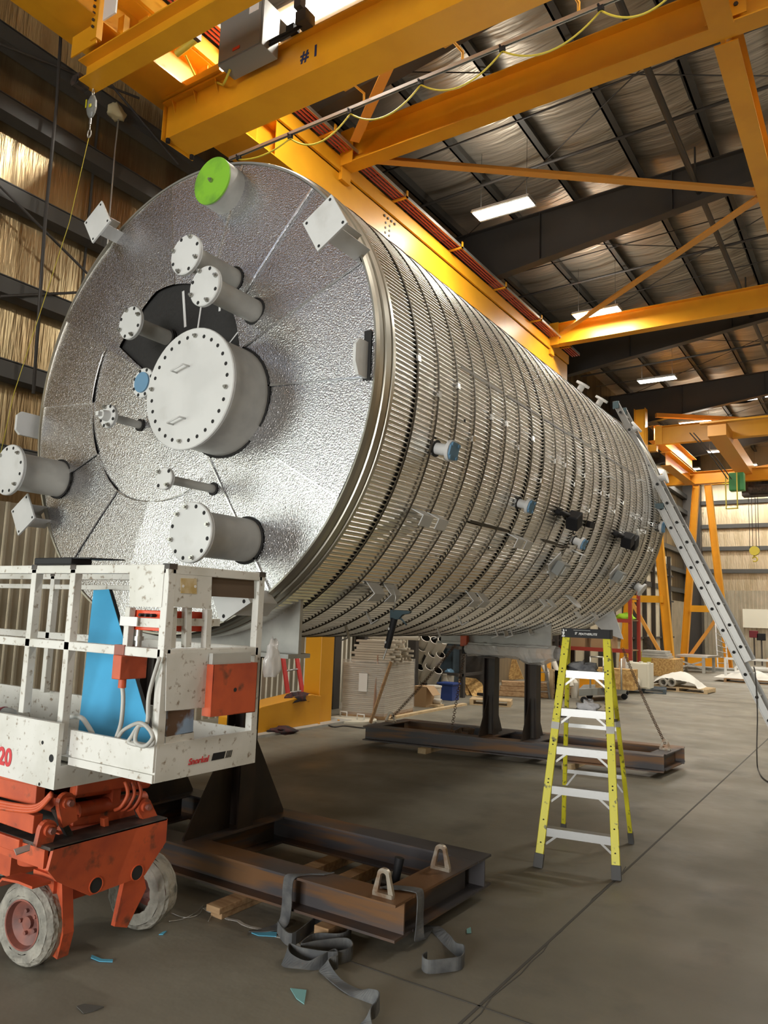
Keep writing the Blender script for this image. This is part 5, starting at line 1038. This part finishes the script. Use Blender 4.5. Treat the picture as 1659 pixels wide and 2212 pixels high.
# film wrapped stack
c0, c1, c2 = G(738, 1549), G(829, 1556), G(892, 1541)
e1 = (c0-c1); e2 = (c2-c1); hgt = P(829, 1432, 'y', c1.y).z
t = thing('wrapped_stack', 'tall stack wrapped in clear film on the floor behind the far skid', 'wrapped pallet', c1)
b = MB(); base = [c1, c1+e2, c1+e2+e1, c1+e1]
nz = 26
for k in range(nz):
    z0 = .10+(hgt-.12)*k/nz; z1 = z0+(hgt-.12)/nz*.86; b.plate([Vector((p.x, p.y, z0)) for p in base], (0, 0, 1), z1-z0)
b.build('stacked_boards', PALLETW, t)
b = MB(); rs = random.Random(6); cs = sum(base, Vector())/4
for i in range(4):
    a, c = base[i], base[(i+1) % 4]; v = []; nu, nv = 8, 10
    for k in range(nu+1):
        for l in range(nv+1): p = a.lerp(c, k/nu); p = cs+(p-cs)*(1.02+rs.uniform(0, .012)); v.append((p.x, p.y, .06+(hgt-.03)*l/nv))
    b.add(v, [(k*(nv+1)+l, (k+1)*(nv+1)+l, (k+1)*(nv+1)+l+1, k*(nv+1)+l+1) for k in range(nu) for l in range(nv)], 0, True)
b.build('clear_film', FILM, t); MB().plate([Vector((p.x, p.y, .0)) for p in base], (0, 0, 1), .10).build('pallet', WOOD, t)
MB().plate([c1.lerp(c1+e1, .42)+Vector((0, 0, hgt*.80))+Vector((.02, -.03, 0)), c1.lerp(c1+e1, .62)+Vector((0, 0, hgt*.80))+Vector((.02, -.03, 0)), c1.lerp(c1+e1, .62)+Vector((0, 0, hgt*.48))+Vector((.02, -.03, 0)), c1.lerp(c1+e1, .42)+Vector((0, 0, hgt*.48))+Vector((.02, -.03, 0))], (0, -1, 0), .003).build('paper_sheet', WHITE, t)
dE = e1.normalized(); dF = e2.normalized()
rs = random.Random(12); k = 0
for lay in range(9):
    for j in range(6):
        o_ = c1+e2*(.10+.14*j)+Vector((0, 0, hgt+.02+lay*.042)); L_ = e1.length*(.98-.02*lay)
        if j > 5-lay*.25: continue
        a = o_+dE*(-rs.uniform(0, .16)); c = a+dE*L_
        tag(MB().beam(a, c, .085, .036).build('white_profile', PALLETW), 'white trim profile in layer %d from below, %s from the front, on the wrapped stack' % (lay+1, ('first', 'second', 'third', 'fourth', 'fifth', 'sixth')[j]), 'profile', 'white profiles piled on the wrapped stack')
a, c = c1+e2*.75+Vector((0, 0, hgt+.44)), c1+e2*.75+e1+Vector((0, 0, hgt+.44)); tag(MB().pipe(a-dE*.2, c, .06, .05).build('white_tube', PIPEW), 'white tube lying on top of the white profiles', 'pipe')
tag(MB().beam(P(845, 1430, 'y', c1.y-.12), Vector((G(868, 1551).x, c1.y-.5, .01)), .07, .02, up=(1, 0, 0)).build('brown_board', WOOD), 'narrow brown board leaning against the film wrapped stack', 'board')
tag(MB().beam(P(818, 1415, 'y', c1.y+.05), P(808, 1540, 'y', c1.y-.12), .06, .02, up=(1, 0, 0)).build('lath', mat('pinkish_lath', (.36, .22, .15), .7)), 'pinkish wooden lath leaning on the left of the wrapped stack', 'board')
tag(MB().beam(G(832, 1553, .02), G(1004, 1521, .02), .10, .04).build('floor_plank', PWOOD), 'long pale plank lying on the floor in front of the blue tote', 'plank')
# round cover with two handles
c = G(760, 1556, 0); t = thing('round_cover', 'round white metal cover with two handles lying on the floor by the orange column', 'cover', c)
MB().lathe(c+Vector((0, 0, .0)), (0, 0, 1), [(0, 0), (0, .42), (.03, .42), (.03, 0)], 40).build('disc', CREAM, t)
for s_ in (-1, 1): h = c+Vector((s_*.20, -.03*s_, .03)); MB().tube([h+Vector((-.07, 0, 0)), h+Vector((-.07, 0, .09)), h+Vector((.07, 0, .09)), h+Vector((.07, 0, 0))], .012, 8).build('handle', WHITE, t)
tag(MB().tube(smooth([G(700, 1562, .01), G(720, 1570, .01), G(745, 1568, .01), G(790, 1572, .01), G(812, 1560, .01)], 6), .012, 6).build('floor_cable', DARKST), 'dark cable lying on the floor in front of the round cover', 'cable')
tag(wad(Vector((-7.72, 9.40, .395)), (.16, .30, .10), .8, 31, rough=.5).build('work_jacket', FABD), 'dark red and black work clothes thrown over the orange base beam', 'clothing')
tag(wad(G(600, 1582), (.24, .24, .06), .9, 33, rough=.5).build('rag', FABD), 'dark crumpled cloth on the floor before the orange base beam', 'rag')
# red ladder against the wall
t = thing('red_ladder', 'red fibreglass ladder leaning on the corrugated wall left of the orange column', 'ladder', (-8.7, 10.1, 0))
rl = [(P(610, 1410, 'x', -8.95), P(627, 1535, 'x', -8.7)), (P(639, 1406, 'x', -8.95), P(659, 1530, 'x', -8.7))]
for a, c in rl: d = (a-c); MB().beam(c+d*(-c.z/d.z), a+d*1.2, .09, .03, up=(1, 0, 0)).build('rail', REDL, t)
for u in (-.1, .3, .68, 1.0, 1.35, 1.7): a = rl[0][1].lerp(rl[0][0], u); c = rl[1][1].lerp(rl[1][0], u); MB().cyl(a, c, .016, 8).build('rung', ALU, t)
# diagonal white pipes on the dark rack
t = thing('pipe_rack', 'dark steel rack holding the slanted white pipes', 'rack', G(935, 1500))
b = MB(); q = G(935, 1507)
for dx in (-.55, .45): b.box((q.x+dx-.04, q.y+.5, 0), (q.x+dx+.04, q.y+.6, 2.6))
for z in (.5, 1.1, 1.7, 2.3): b.box((q.x-.6, q.y+.5, z-.03), (q.x+.5, q.y+.56, z+.03)); b.box((q.x-.5, q.y+.3, z-.03), (q.x-.44, q.y+1.6, z+.03)); b.box((q.x+.4, q.y+.3, z-.03), (q.x+.46, q.y+1.6, z+.03))
b.build('frame', DARKST, t); MB().box((q.x-.75, q.y+1.7, 0), (q.x+.75, q.y+1.74, 2.8)).build('dark_backing', DARKST, t)
W_ = ((912, 1400), (940, 1383), (957, 1383), (952, 1414), (908, 1441), (928, 1440), (946, 1448), (920, 1378), (935, 1413))
pos = ('top left', 'top middle', 'top right', 'right, second row', 'lower left', 'lower middle', 'lower right', 'uppermost, tucked under the tank', 'middle')
for (px_, py_), wn in zip(W_, pos):
    c = P(px_, py_, 'y', q.y+.05); d = Vector((-.50, .55, -.62)).normalized(); r = .135 if py_ > 1390 else .15
    d = Vector((-.50, .30, -.62)).normalized(); b = MB(); r *= .8; b.lathe(c, d, [(.42, r), (0, r), (0, r*.86)], 24); b.lathe(c, d, [(0, r*.86), (.42, r*.86), (.42, 0)], 24, 1); tag(b.build('slanted_pipe', [PIPEW, BLACKI]), 'slanted open white pipe on the dark rack, '+wn, 'pipe', 'slanted white pipes on the rack')
c = G(908, 1527); t = thing('cardboard_box', 'open cardboard box beside the right corner of the wrapped stack', 'box', c); b = MB().box((c.x-.16, c.y-.02, 0), (c.x+.14, c.y+.30, .40)); b.build('body', CARD, t); MB().plate([(c.x+.14, c.y-.02, .40), (c.x+.30, c.y-.04, .24), (c.x+.30, c.y+.26, .24), (c.x+.14, c.y+.28, .40)], (0, 0, 1), .006).build('flap', CARD, t)
def bucket(c, r, h, lab, m=PIPEW):
    t = thing('bucket', lab, 'bucket', c); MB().lathe(c, (0, 0, 1), [(0, 0), (0, r*.88), (h, r), (h, r+.012), (h-.03, r+.012), (h-.03, r)], 24).build('pail', m, t); MB().lathe(c, (0, 0, 1), [(h-.001, r*.97), (h-.001, 0)], 24).build('lid', m, t); return t
bucket(G(937, 1519), .15, .36, 'pale plastic bucket between the cardboard box and the blue tote')
c = G(967, 1512); b = MB().plate([c+Vector((-.17, -.12, 0)), c+Vector((.17, -.12, 0)), c+Vector((.17, .2, 0)), c+Vector((-.17, .2, 0))], (0, 0, 1), .33); b.box(c+Vector((-.20, -.15, .33)), c+Vector((.20, .23, .37))); tag(b.build('blue_tote', BLUEB, bevel=.008), 'dark blue plastic tote below the blue grey column', 'tote')
bucket(G(950, 1505)+Vector((0, .35, 0)), .15, .50, 'tall pale bucket with a blue rag behind the blue tote'); tag(wad(G(955, 1505)+Vector((0, .3, .50)), (.10, .1, .08), .8, 5).build('blue_rag', BLUEC), 'blue rag on the tall bucket behind the blue tote', 'rag')
c = G(925, 1526); tag(MB().box(c+Vector((-.22, -.05, 0)), c+Vector((.25, .2, .05))).build('small_board', PWOOD), 'short pale board on the floor in front of the bucket', 'board'); tag(MB().pipe(c+Vector((-.02, .1, .105)), c+Vector((.22, .14, .105)), .05, .035).build('tube_roll', PIPEW), 'small white tube on the short pale board', 'pipe')
# partitions along the left wall
b = MB(); b.box((-9.16, 16.9, 0), (-9.10, 23.5, 4)); b.build('wall_left_panelling', BROWNW, kind='structure'); 
o = MB().box((-9.16, 23.5, 0), (-9.10, 41, 5.2)).build('wall_left_board', PLY, kind='structure')
for k in range(11): y = 24+k*1.6; MB().box((-9.10, y, 0), (-8.92, y+.12, 5.2)).build('stud', DARKST, o)
for z in (1.1, 2.9, 4.2): MB().box((-9.09, 23.5, z), (-9.0, 41, z+.08)).build('stud_rail', DARKST, o)
tag(MB().box((-8.9, 17.6, 1.75), (-8.85, 22.5, 2.9)).build('cream_board', CREAM), 'cream coloured panel on the wall above the leaning strand boards', 'panel')
# leaning strand boards
c0_ = G(1030, 1500)
for k, (dx, lab) in enumerate(((0, 'front strand board leaning by the blue grey column'), (-.14, 'second strand board behind the front one'), (-.26, 'third strand board in the leaning pile'), (-.38, 'hindmost strand board in the leaning pile'))):
    a, c, d, e = G(1050-12*k, 1503-1.5*k), G(1021-13*k, 1504-2*k), P(990-1.5*k, 1448, 'y', c0_.y+.45+.03*k), P(1031-2*k, 1447, 'y', c0_.y+.55+.03*k)
    tag(MB().plate([a+Vector((dx*.0, 0, 0)), c, d, e], (0, 1, 0), .015).build('strand_board', OSB if k < 2 else WOOD), lab, 'board', 'strand boards leaning by the column')
a = G(1128, 1478); tag(MB().plate([P(1100, 1468, 'y', 20.5), P(1131, 1467, 'y', 20.5), P(1112, 1418, 'y', 20.8), P(1090, 1420, 'y', 20.8)], (0, 1, 0), .02).build('strand_board', OSB), 'strand board leaning behind the orange column foot, between the pedestals', 'board')
# lumber, pallet with red tool
c = G(1115, 1506)
for k, lab in enumerate(('lowest beam of the short lumber pile between the pedestals', 'middle beam of the short lumber pile', 'top beam of the short lumber pile between the pedestals')): tag(MB().beam(c+Vector((-.45+.04*k, 0, .06+.115*k)), c+Vector((.6, .5, .06+.115*k)), .34-.05*k, .11).build('lumber', WOOD, bevel=.01), lab, 'timber')
def pallet(c, w, d, rot, lab, m=PWOOD, top=5):
    t = thing('pallet', lab, 'pallet', c, local=True); t.rotation_euler = (0, 0, rad(rot))
    for k in range(top): y = -d/2+(d-.09)*k/(top-1); MB().box((-w/2, y, .10), (w/2, y+.09, .12)).build('deck_board', m, t)
    for k in range(3): x = -w/2+(w-.08)*k/2; MB().box((x, -d/2, .02), (x+.08, d/2, .10)).build('stringer', m, t)
    for k in (0, 1): MB().box((-w/2, -d/2+(d-.1)*k, 0), (w/2, -d/2+(d-.1)*k+.1, .02)).build('bottom_board', m, t)
    return t
pallet(G(1052, 1524)+Vector((0, .2, 0)), .85, .5, 20, 'small wooden pallet with a red tool, behind the left far pedestal')
c = G(1046, 1522)+Vector((0, .2, .12)); t = thing('red_saw', 'small red and black power tool on the small pallet', 'tool', c); MB().box(c+Vector((-.1, -.06, 0)), c+Vector((.12, .06, .14))).build('red_body', LIFTR, t, bevel=.015); MB().box(c+Vector((-.26, -.03, .03)), c+Vector((-.1, .03, .09))).build('black_nose', BLK, t, bevel=.008)
# small aluminium stepladder, crate, rolls
c = G(1176, 1512); t = thing('small_stepladder', 'small grey stepladder right of the right far pedestal', 'stepladder', c)
for (a, d) in (((1162, 1432), (1165, 1512)), ((1178, 1432), (1188, 1510))): MB().beam(P(*a, 'y', c.y+.2), G(*d), .05, .03, up=(0, 1, 0)).build('rail', ALU, t)
for y_ in (1452, 1473, 1494): MB().beam(P(1163, y_, 'y', c.y+.1), P(1184, y_, 'y', c.y+.1), .08, .02).build('step', ALU, t)
c0_, c1_, c2_ = G(1183, 1504), G(1205, 1512), G(1248, 1503); hz_ = P(1205, 1448, 'y', c1_.y).z
t = thing('wooden_crate', 'open wooden crate with rolls sticking out, behind the stepladder left rail', 'crate', c1_)
b = MB()
for a, c in ((c0_, c1_), (c1_, c2_)):
    for k in range(4): z = .08+k*(hz_-.12)/4; b.beam(a+Vector((0, 0, z+.08)), c+Vector((0, 0, z+.08)), .03, (hz_-.12)/4*.86)
    for p in (a, c, a.lerp(c, .5)): b.box(p+Vector((-.05, -.07, 0)), p+Vector((.05, -.02, hz_)))
b.build('crate_sides', PWOOD, t); MB().plate([c0_+Vector((0, 0, .05)), c1_+Vector((0, 0, .05)), c2_+Vector((0, 0, .05)), c0_+c2_-c1_+Vector((0, 0, .05))], (0, 0, 1), .04).build('crate_floor', WOOD, t)
for k, lab in enumerate(('left roll standing in the wooden crate', 'middle roll standing in the wooden crate', 'right roll lying across the wooden crate')): p = c1_+Vector((-.25+.22*k, .35, .3)); tag(MB().pipe(p, p+Vector((-.35+.1*k, .1, .55)), .06, .045).build('roll', PIPEW), lab, 'roll')
c = G(1241, 1508); t = thing('white_cylinder', 'white gas cylinder seen through the left side of the stepladder', 'cylinder', c)
MB().lathe(c, (0, 0, 1), [(0, 0), (0, .085), (.36, .085), (.42, .05), (.44, .02), (.44, 0)], 20).build('bottle', PIPEW, t); MB().tube([c+Vector((0, 0, .44)), c+Vector((-.03, 0, .52)), c+Vector((-.08, 0, .55))], .015, 6).build('black_valve', BLK, t)
# grey flat cart
a, c = G(1250, 1518), G(1352, 1512); t = thing('flat_cart', 'long grey flat cart on the floor behind the stepladder', 'cart', a)
b = MB().plate([Vector((a.x, a.y, .14)), Vector((c.x, c.y, .14)), Vector((c.x-.3, c.y+1.2, .14)), Vector((a.x-.3, a.y+1.2, .14))], (0, 0, 1), .16); b.build('deck', CABG, t, bevel=.01)
for p in (a, c-Vector((.15, 0, 0)), a+Vector((-.2, 1, 0)), c+Vector((-.4, 1, 0))): MB().cyl((p.x+.1, p.y+.03, .07), (p.x+.1, p.y+.09, .07), .07, 14).build('caster', BLK, t)
b = MB()
for x_ in (a.x+.1, a.x+.8, c.x-.2): b.tube([(x_, a.y+.5, .3), (x_, a.y+.5, 1.0)], .02, 6)
b.tube([(a.x+.1, a.y+.5, 1.0), (c.x-.2, a.y+.5, 1.0)], .02, 6); b.build('rail_frame', STEELP, t)
tag(MB().box((a.x+.15, a.y+.7, .3), (a.x+1.0, a.y+1.1, .75)).build('strand_box', OSB), 'strand board box on the grey flat cart', 'box')
tag(wad(G(1345, 1500)+Vector((0, .2, .3)), (.14, .12, .42), .9, 41).build('clear_bag', FILM), 'grey clear plastic bag on the right end of the flat cart', 'plastic bag')
# red pallet rack
q = P(1362, 1420, 'y', 24.5); xr = q.x; t = thing('pallet_rack', 'red steel pallet rack under the far end of the tank', 'rack', (xr, 24.5, 0))
for x_ in (xr, xr-2.4):
    for y_ in (24.5, 25.5): MB().box((x_-.05, y_-.05, 0), (x_+.05, y_+.05, 3.1)).build('upright', RACKR, t)
for z in (.9, 1.85, 2.55): MB().box((xr-2.4, 24.42, z-.06), (xr, 24.5, z+.06)).build('shelf_beam', RACKR, t); MB().box((xr-2.4, 24.5, z+.0), (xr, 25.5, z+.03)).build('shelf', WOOD, t)
for k, (x_, w, h, m, lab, nm) in enumerate(((-.35, .5, .16, HIVIS, 'folded lime yellow vest on the end of the red rack shelf', 'folded_vest'), (-1.2, .6, .4, CARD, 'cardboard box on the middle shelf of the red rack', 'cardboard_box'), (-2.0, .5, .5, MAROON, 'dark red bin on the middle shelf of the red rack', 'bin'))):
    if k == 0: o = wad(Vector((xr-.22, 24.8, 1.89)), (.28, .2, .16), .8, 51).build(nm, m)
    else: o = MB().box((xr+x_-w/2, 24.6, 1.885), (xr+x_+w/2, 25.2, 1.885+h)).build(nm, m, bevel=.01)
    tag(o, lab, nm.replace('_', ' '))
for k, lab in enumerate(('brown carton at the left of the lower rack shelf', 'brown carton in the middle of the lower rack shelf')): tag(MB().box((xr-2.2+.9*k, 24.6, .935), (xr-1.5+.9*k, 25.2, 1.5)).build('carton', CARD, bevel=.01), lab, 'box', 'cartons on the rack')
c = G(1386, 1440)+Vector((.25, 0, 0)); tag(MB().box(c+Vector((-.45, 0, 0)), c+Vector((.35, .6, .62))).build('yellow_cabinet', YCAB, bevel=.01), 'yellow low cabinet between the red rack and the strand board box', 'cabinet')
tag(MB().lathe(c+Vector((-.05, .3, .62)), (0, 0, 1), [(0, 0), (0, .18), (.62, .18), (.62, 0)], 20).build('dark_drum', GREASE), 'dark drum standing on the yellow cabinet', 'drum')
# white box, pallets, wrapped pipes
p0 = pallet(G(1380, 1496)+Vector((0, .45, 0)), 1.15, .9, 12, 'dark blue pallet under the cream steel box', BLUCOL)
a, c = P(1351, 1481, 'y', 20.3), P(1403, 1484, 'y', 20.3); zt_ = P(1375, 1432, 'y', 20.3).z
t = thing('cream_box', 'cream steel box with lugs standing on the dark blue pallet', 'steel box', Vector((a.x, 20.3, .12)))
MB().box((a.x, 20.3, .125), (c.x, 20.75, zt_)).build('body', CREAM, t, bevel=.01); b = MB().box((a.x+.03, 20.28, .16), (c.x-.06, 20.3, zt_-.03)); b.build('front_panel', CREAM, t)
for dx in (.12, .38, .58): MB().cyl((a.x+dx, 20.4, zt_), (a.x+dx, 20.4, zt_+.04), .05, 10).build('top_lug', CREAM, t)
c = P(1362, 1476, 'y', 20.0); t = thing('white_elbow', 'white pipe elbow with open end in front of the cream box', 'pipe', c)
MB().pipe(c+Vector((-.02, -.12, .02)), c+Vector((.03, .25, .0)), .17, .0).build('elbow_body', PIPEW, t); MB().pipe(c+Vector((.03, -.16, .13)), c+Vector((.03, .0, .13)), .075, .06).build('stub', PIPEW, t)
pt = pallet(G(1468, 1494)+Vector((0, .35, 0)), 1.5, .9, -4, 'wooden pallet carrying the sheeted white pipes'); pc = Vector(pt.location)
for px_, lab in ((1432, 'left of the two white pipes poking out from under the white sheet'), (1450, 'right of the two white pipes poking out from under the white sheet')):
    c = P(px_, 1474, 'y', pc.y-.52); t = thing('white_pipe', lab, 'pipe', c, 'pipes under the white sheet'); MB().pipe(c, c+Vector((.1, 1.0, 0)), .10, .075).build('tube', PIPEW, t); MB().lathe(c, (.1, 1, 0), [(.0, .115), (.0, .072), (.0, .115), (.04, .115)], 20).build('end_ring', PIPEW, t)
v = []; nu, nv = 26, 12; rs = random.Random(14); X_ = P(1417, 1470, 'y', pc.y).x; X2_ = P(1532, 1475, 'y', pc.y).x
for i in range(nu+1):
    for j in range(nv+1):
        u, w = i/nu, j/nv; x = X_+(X2_-X_)*u; y = pc.y-.48+1.0*w
        z = .14+.36*S2(PI*min(1, u*1.18))**.55*S2(PI*(.12+.76*w))**.6+rs.uniform(-.012, .012)+.02*S2(9*u+5*w); z = max(z if u < .84 else .13*(1-(u-.84)/.16)+.01+.03*abs(S2(12*w)), .01)
        v.append((x, y, z))
tag(MB().add(v, [(i*(nv+1)+j, (i+1)*(nv+1)+j, (i+1)*(nv+1)+j+1, i*(nv+1)+j+1) for i in range(nu) for j in range(nv)], 0, True).build('white_sheet', CLOTHW), 'white sheet draped over pipes on the wooden pallet', 'sheet')
# strand box with stacked panels, table, far things
a = P(1407, 1456, 'y', 27.5); c = P(1458, 1456, 'y', 27.5); ht = P(1430, 1423, 'y', 27.5).z
tag(MB().box((a.x, 27.5, 0), (c.x, 28.8, ht)).build('strand_crate', OSB, bevel=.01), 'big strand board crate before the nearer A-frame leg', 'crate')
for k, lab in enumerate(('lowest grey panel stacked on the strand board crate', 'middle grey panel stacked on the strand board crate', 'top grey panel stacked on the strand board crate')): tag(MB().box((a.x-.35, 27.6, ht+.01+.085*k), (a.x+.55-.05*k, 28.4, ht+.085+.085*k)).build('grey_panel', GPAINT), lab, 'panel')
a = P(1459, 1414, 'y', 30.8); c = P(1527, 1413, 'y', 30.8); zt_ = a.z
t = thing('steel_table', 'long grey steel table with crossed legs before the far A-frame', 'table', (a.x, 30.8, 0)); MB().plate([(a.x, 30.8, zt_), (c.x, 30.9, zt_), (c.x+.15, 32.6, zt_), (a.x, 32.4, zt_)], (0, 0, -1), .07).build('table_top', STEELP, t)
for x_, y_ in ((a.x+.1, 30.9), (c.x-.15, 30.95), (a.x+.1, 32.2), (c.x-.05, 32.4)): MB().box((x_-.05, y_-.05, 0), (x_+.05, y_+.05, zt_-.07)).build('leg', GPAINT, t)
MB().beam((a.x+.1, 30.9, .15), (c.x-.15, 30.95, zt_-.2), .03, .06).build('cross_brace', GPAINT, t); MB().beam((a.x+.1, 30.9, zt_-.2), (c.x-.15, 30.95, .15), .03, .06).build('cross_brace', GPAINT, t)
t = thing('aluminium_ladder', 'thin aluminium ladder leaning against the far A-frame crane legs', 'ladder', G(1556, 1446))
yb = 33.5; a1, b1_ = P(1551, 1446, 'y', yb), P(1544, 1318, 'y', 34.9); a2, b2_ = P(1573, 1443, 'y', yb), P(1563, 1340, 'y', 34.9)
for a, c in ((a1, b1_), (a2, b2_)): MB().beam((a.x, a.y, 0), c, .05, .03).build('rail', ALU, t)
for k in range(1, 10): MB().cyl(a1.lerp(b1_, k/10), a2.lerp(b2_, k/10), .018, 6).build('rung', ALU, t)
# white frame on a pallet at the right
a = G(1562, 1474); c = G(1675, 1478); t = thing('tubular_stand', 'white tubular frame standing on a low pallet at the right edge', 'frame', a)
zt_ = P(1563, 1422, 'y', a.y+.5).z; yf2 = a.y+.5
for x_, y_, h_ in ((a.x, yf2, zt_), (c.x, yf2+.3, zt_), (a.x+.22, yf2+.6, zt_*.62), (c.x, yf2+.9, zt_*.62)): MB().beam((x_, y_, .14), (x_, y_, h_), .07, .07).build('upright', WHITE, t)
MB().beam((a.x, yf2, zt_), (c.x, yf2+.3, zt_), .07, .07).build('top_rail', WHITE, t); MB().beam((a.x+.22, yf2+.6, zt_*.62), (c.x, yf2+.9, zt_*.62), .07, .07).build('lower_rail', WHITE, t); MB().beam((a.x, yf2, zt_*.42), (c.x, yf2+.3, zt_*.42), .05, .05).build('lower_rail', WHITE, t)
pallet(Vector(((a.x+c.x)/2, yf2+.4, 0)), c.x-a.x+.1, 1.3, 3, 'low dark pallet under the white tubular frame', WOOD)
q = Vector(((a.x+c.x)/2, yf2+.3, .125)); v = []; rs = random.Random(5)
for i in range(13):
    for j in range(7): v.append((q.x-1.05+2.1*i/12, q.y-.5+1.0*j/6, .13+max(0, .22*S2(PI*i/12)*S2(PI*j/6)*(.5+rs.random()))))
tag(MB().add(v, [(i*7+j, (i+1)*7+j, (i+1)*7+j+1, i*7+j+1) for i in range(12) for j in range(6)], 0, True).build('white_sheeting', CLOTHW), 'heap of white sheeting on the low pallet inside the white frame', 'sheet')
c = G(1655, 1450); tag(MB().box(c+Vector((0, 0, 0)), c+Vector((1.5, .8, .5))).build('brown_carton', WOOD), 'brown box at the right edge behind the ladder', 'box')
for px_, m, lab in ((1632, MAROON, 'dark red padded board on a stand near the far wall'), (1648, BLK, 'black padded board on a stand near the far wall')):
    yq = 40; a = P(px_-14, 1362 if m is MAROON else 1368, 'y', yq); c = P(px_+6, 1378 if m is MAROON else 1384, 'y', yq); t = thing('board_stand', lab, 'stand', (a.x, yq, 0))
    MB().box((a.x, yq, c.z), (c.x, yq+.1, a.z)).build('padded_board', m, t, bevel=.02); MB().box(((a.x+c.x)/2-.03, yq+.1, 0), ((a.x+c.x)/2+.03, yq+.16, c.z)).build('stand_pole', DARKST, t)
tag(MB().box((P(1605, 1400, 'y', 45).x, 45.2, 1.75), (P(1659, 1400, 'y', 45).x+.3, 45.28, 2.75)).build('notice_board', CREAM), 'cream notice board on the far corrugated wall', 'board')
for k in range(3): tag(MB().ibeam((-7.2, 32.8+k*.4, .06), (-2, 33.4+k*.4, .06), .12, .12).build('steel_length', GPAINT), ('nearest', 'middle', 'farthest')[k]+' of three steel lengths on the floor before the far wall', 'steel bar', 'steel lengths on the floor')
# ---------------------------------------------------------------- small litter on the floor
def scrap(pts, m, label, z=.002, name='scrap'): return tag(MB().plate([G(x, y, z) for x, y in pts], (0, 0, 1), .004).build(name, m), label, 'scrap', 'scraps on the floor')
scrap([(627, 2136), (662, 2140), (657, 2170), (640, 2158)], TEALSC, 'triangular teal scrap on the floor below the looped strap')
scrap([(543, 2016), (560, 2012), (598, 2015), (597, 2024), (558, 2022)], BLUESC, 'long blue film strip touching the start of the looped strap')
scrap([(1008, 2008), (1017, 2004), (1018, 2016), (1008, 2017)], TEALSC, 'tiny teal scrap right of the near skid corner')
scrap([(196, 2070), (215, 2078), (243, 2079), (244, 2074), (220, 2073), (198, 2064)], BLUESC, 'curled blue film strip on the floor before the lift wheel')
scrap([(343, 2020), (352, 2014), (360, 2012), (352, 2020)], BLUESC, 'small blue sliver right of the lift wheel')
scrap([(458, 1975), (472, 1974), (474, 1980), (462, 1981)], BLUESC, 'small blue scrap left of the timber blocks')
scrap([(1180, 1642), (1186, 1641), (1187, 1645), (1181, 1646)], WHITE, 'tiny white scrap left of the stepladder')
scrap([(165, 2175), (182, 2170), (225, 2176), (205, 2184), (180, 2190)], JOINT, 'dark oily smear of debris at the bottom left of the floor')
for k, pts in enumerate((((365, 1990), (395, 1985), (425, 1970), (440, 1955)), ((370, 1972), (400, 1982), (430, 1975), (438, 1958)), ((450, 1990), (465, 1968), (500, 1960), (515, 1965)))):
    tag(MB().tube(smooth([G(x, y, .006) for x, y in pts], 5), .0025, 5).build('wire_offcut', STEELP), ('straight thin wire offcut nearest the lift wheel', 'curved thin wire offcut behind the lift wheel', 'bent bright wire offcut left of the timber blocks')[k], 'wire')
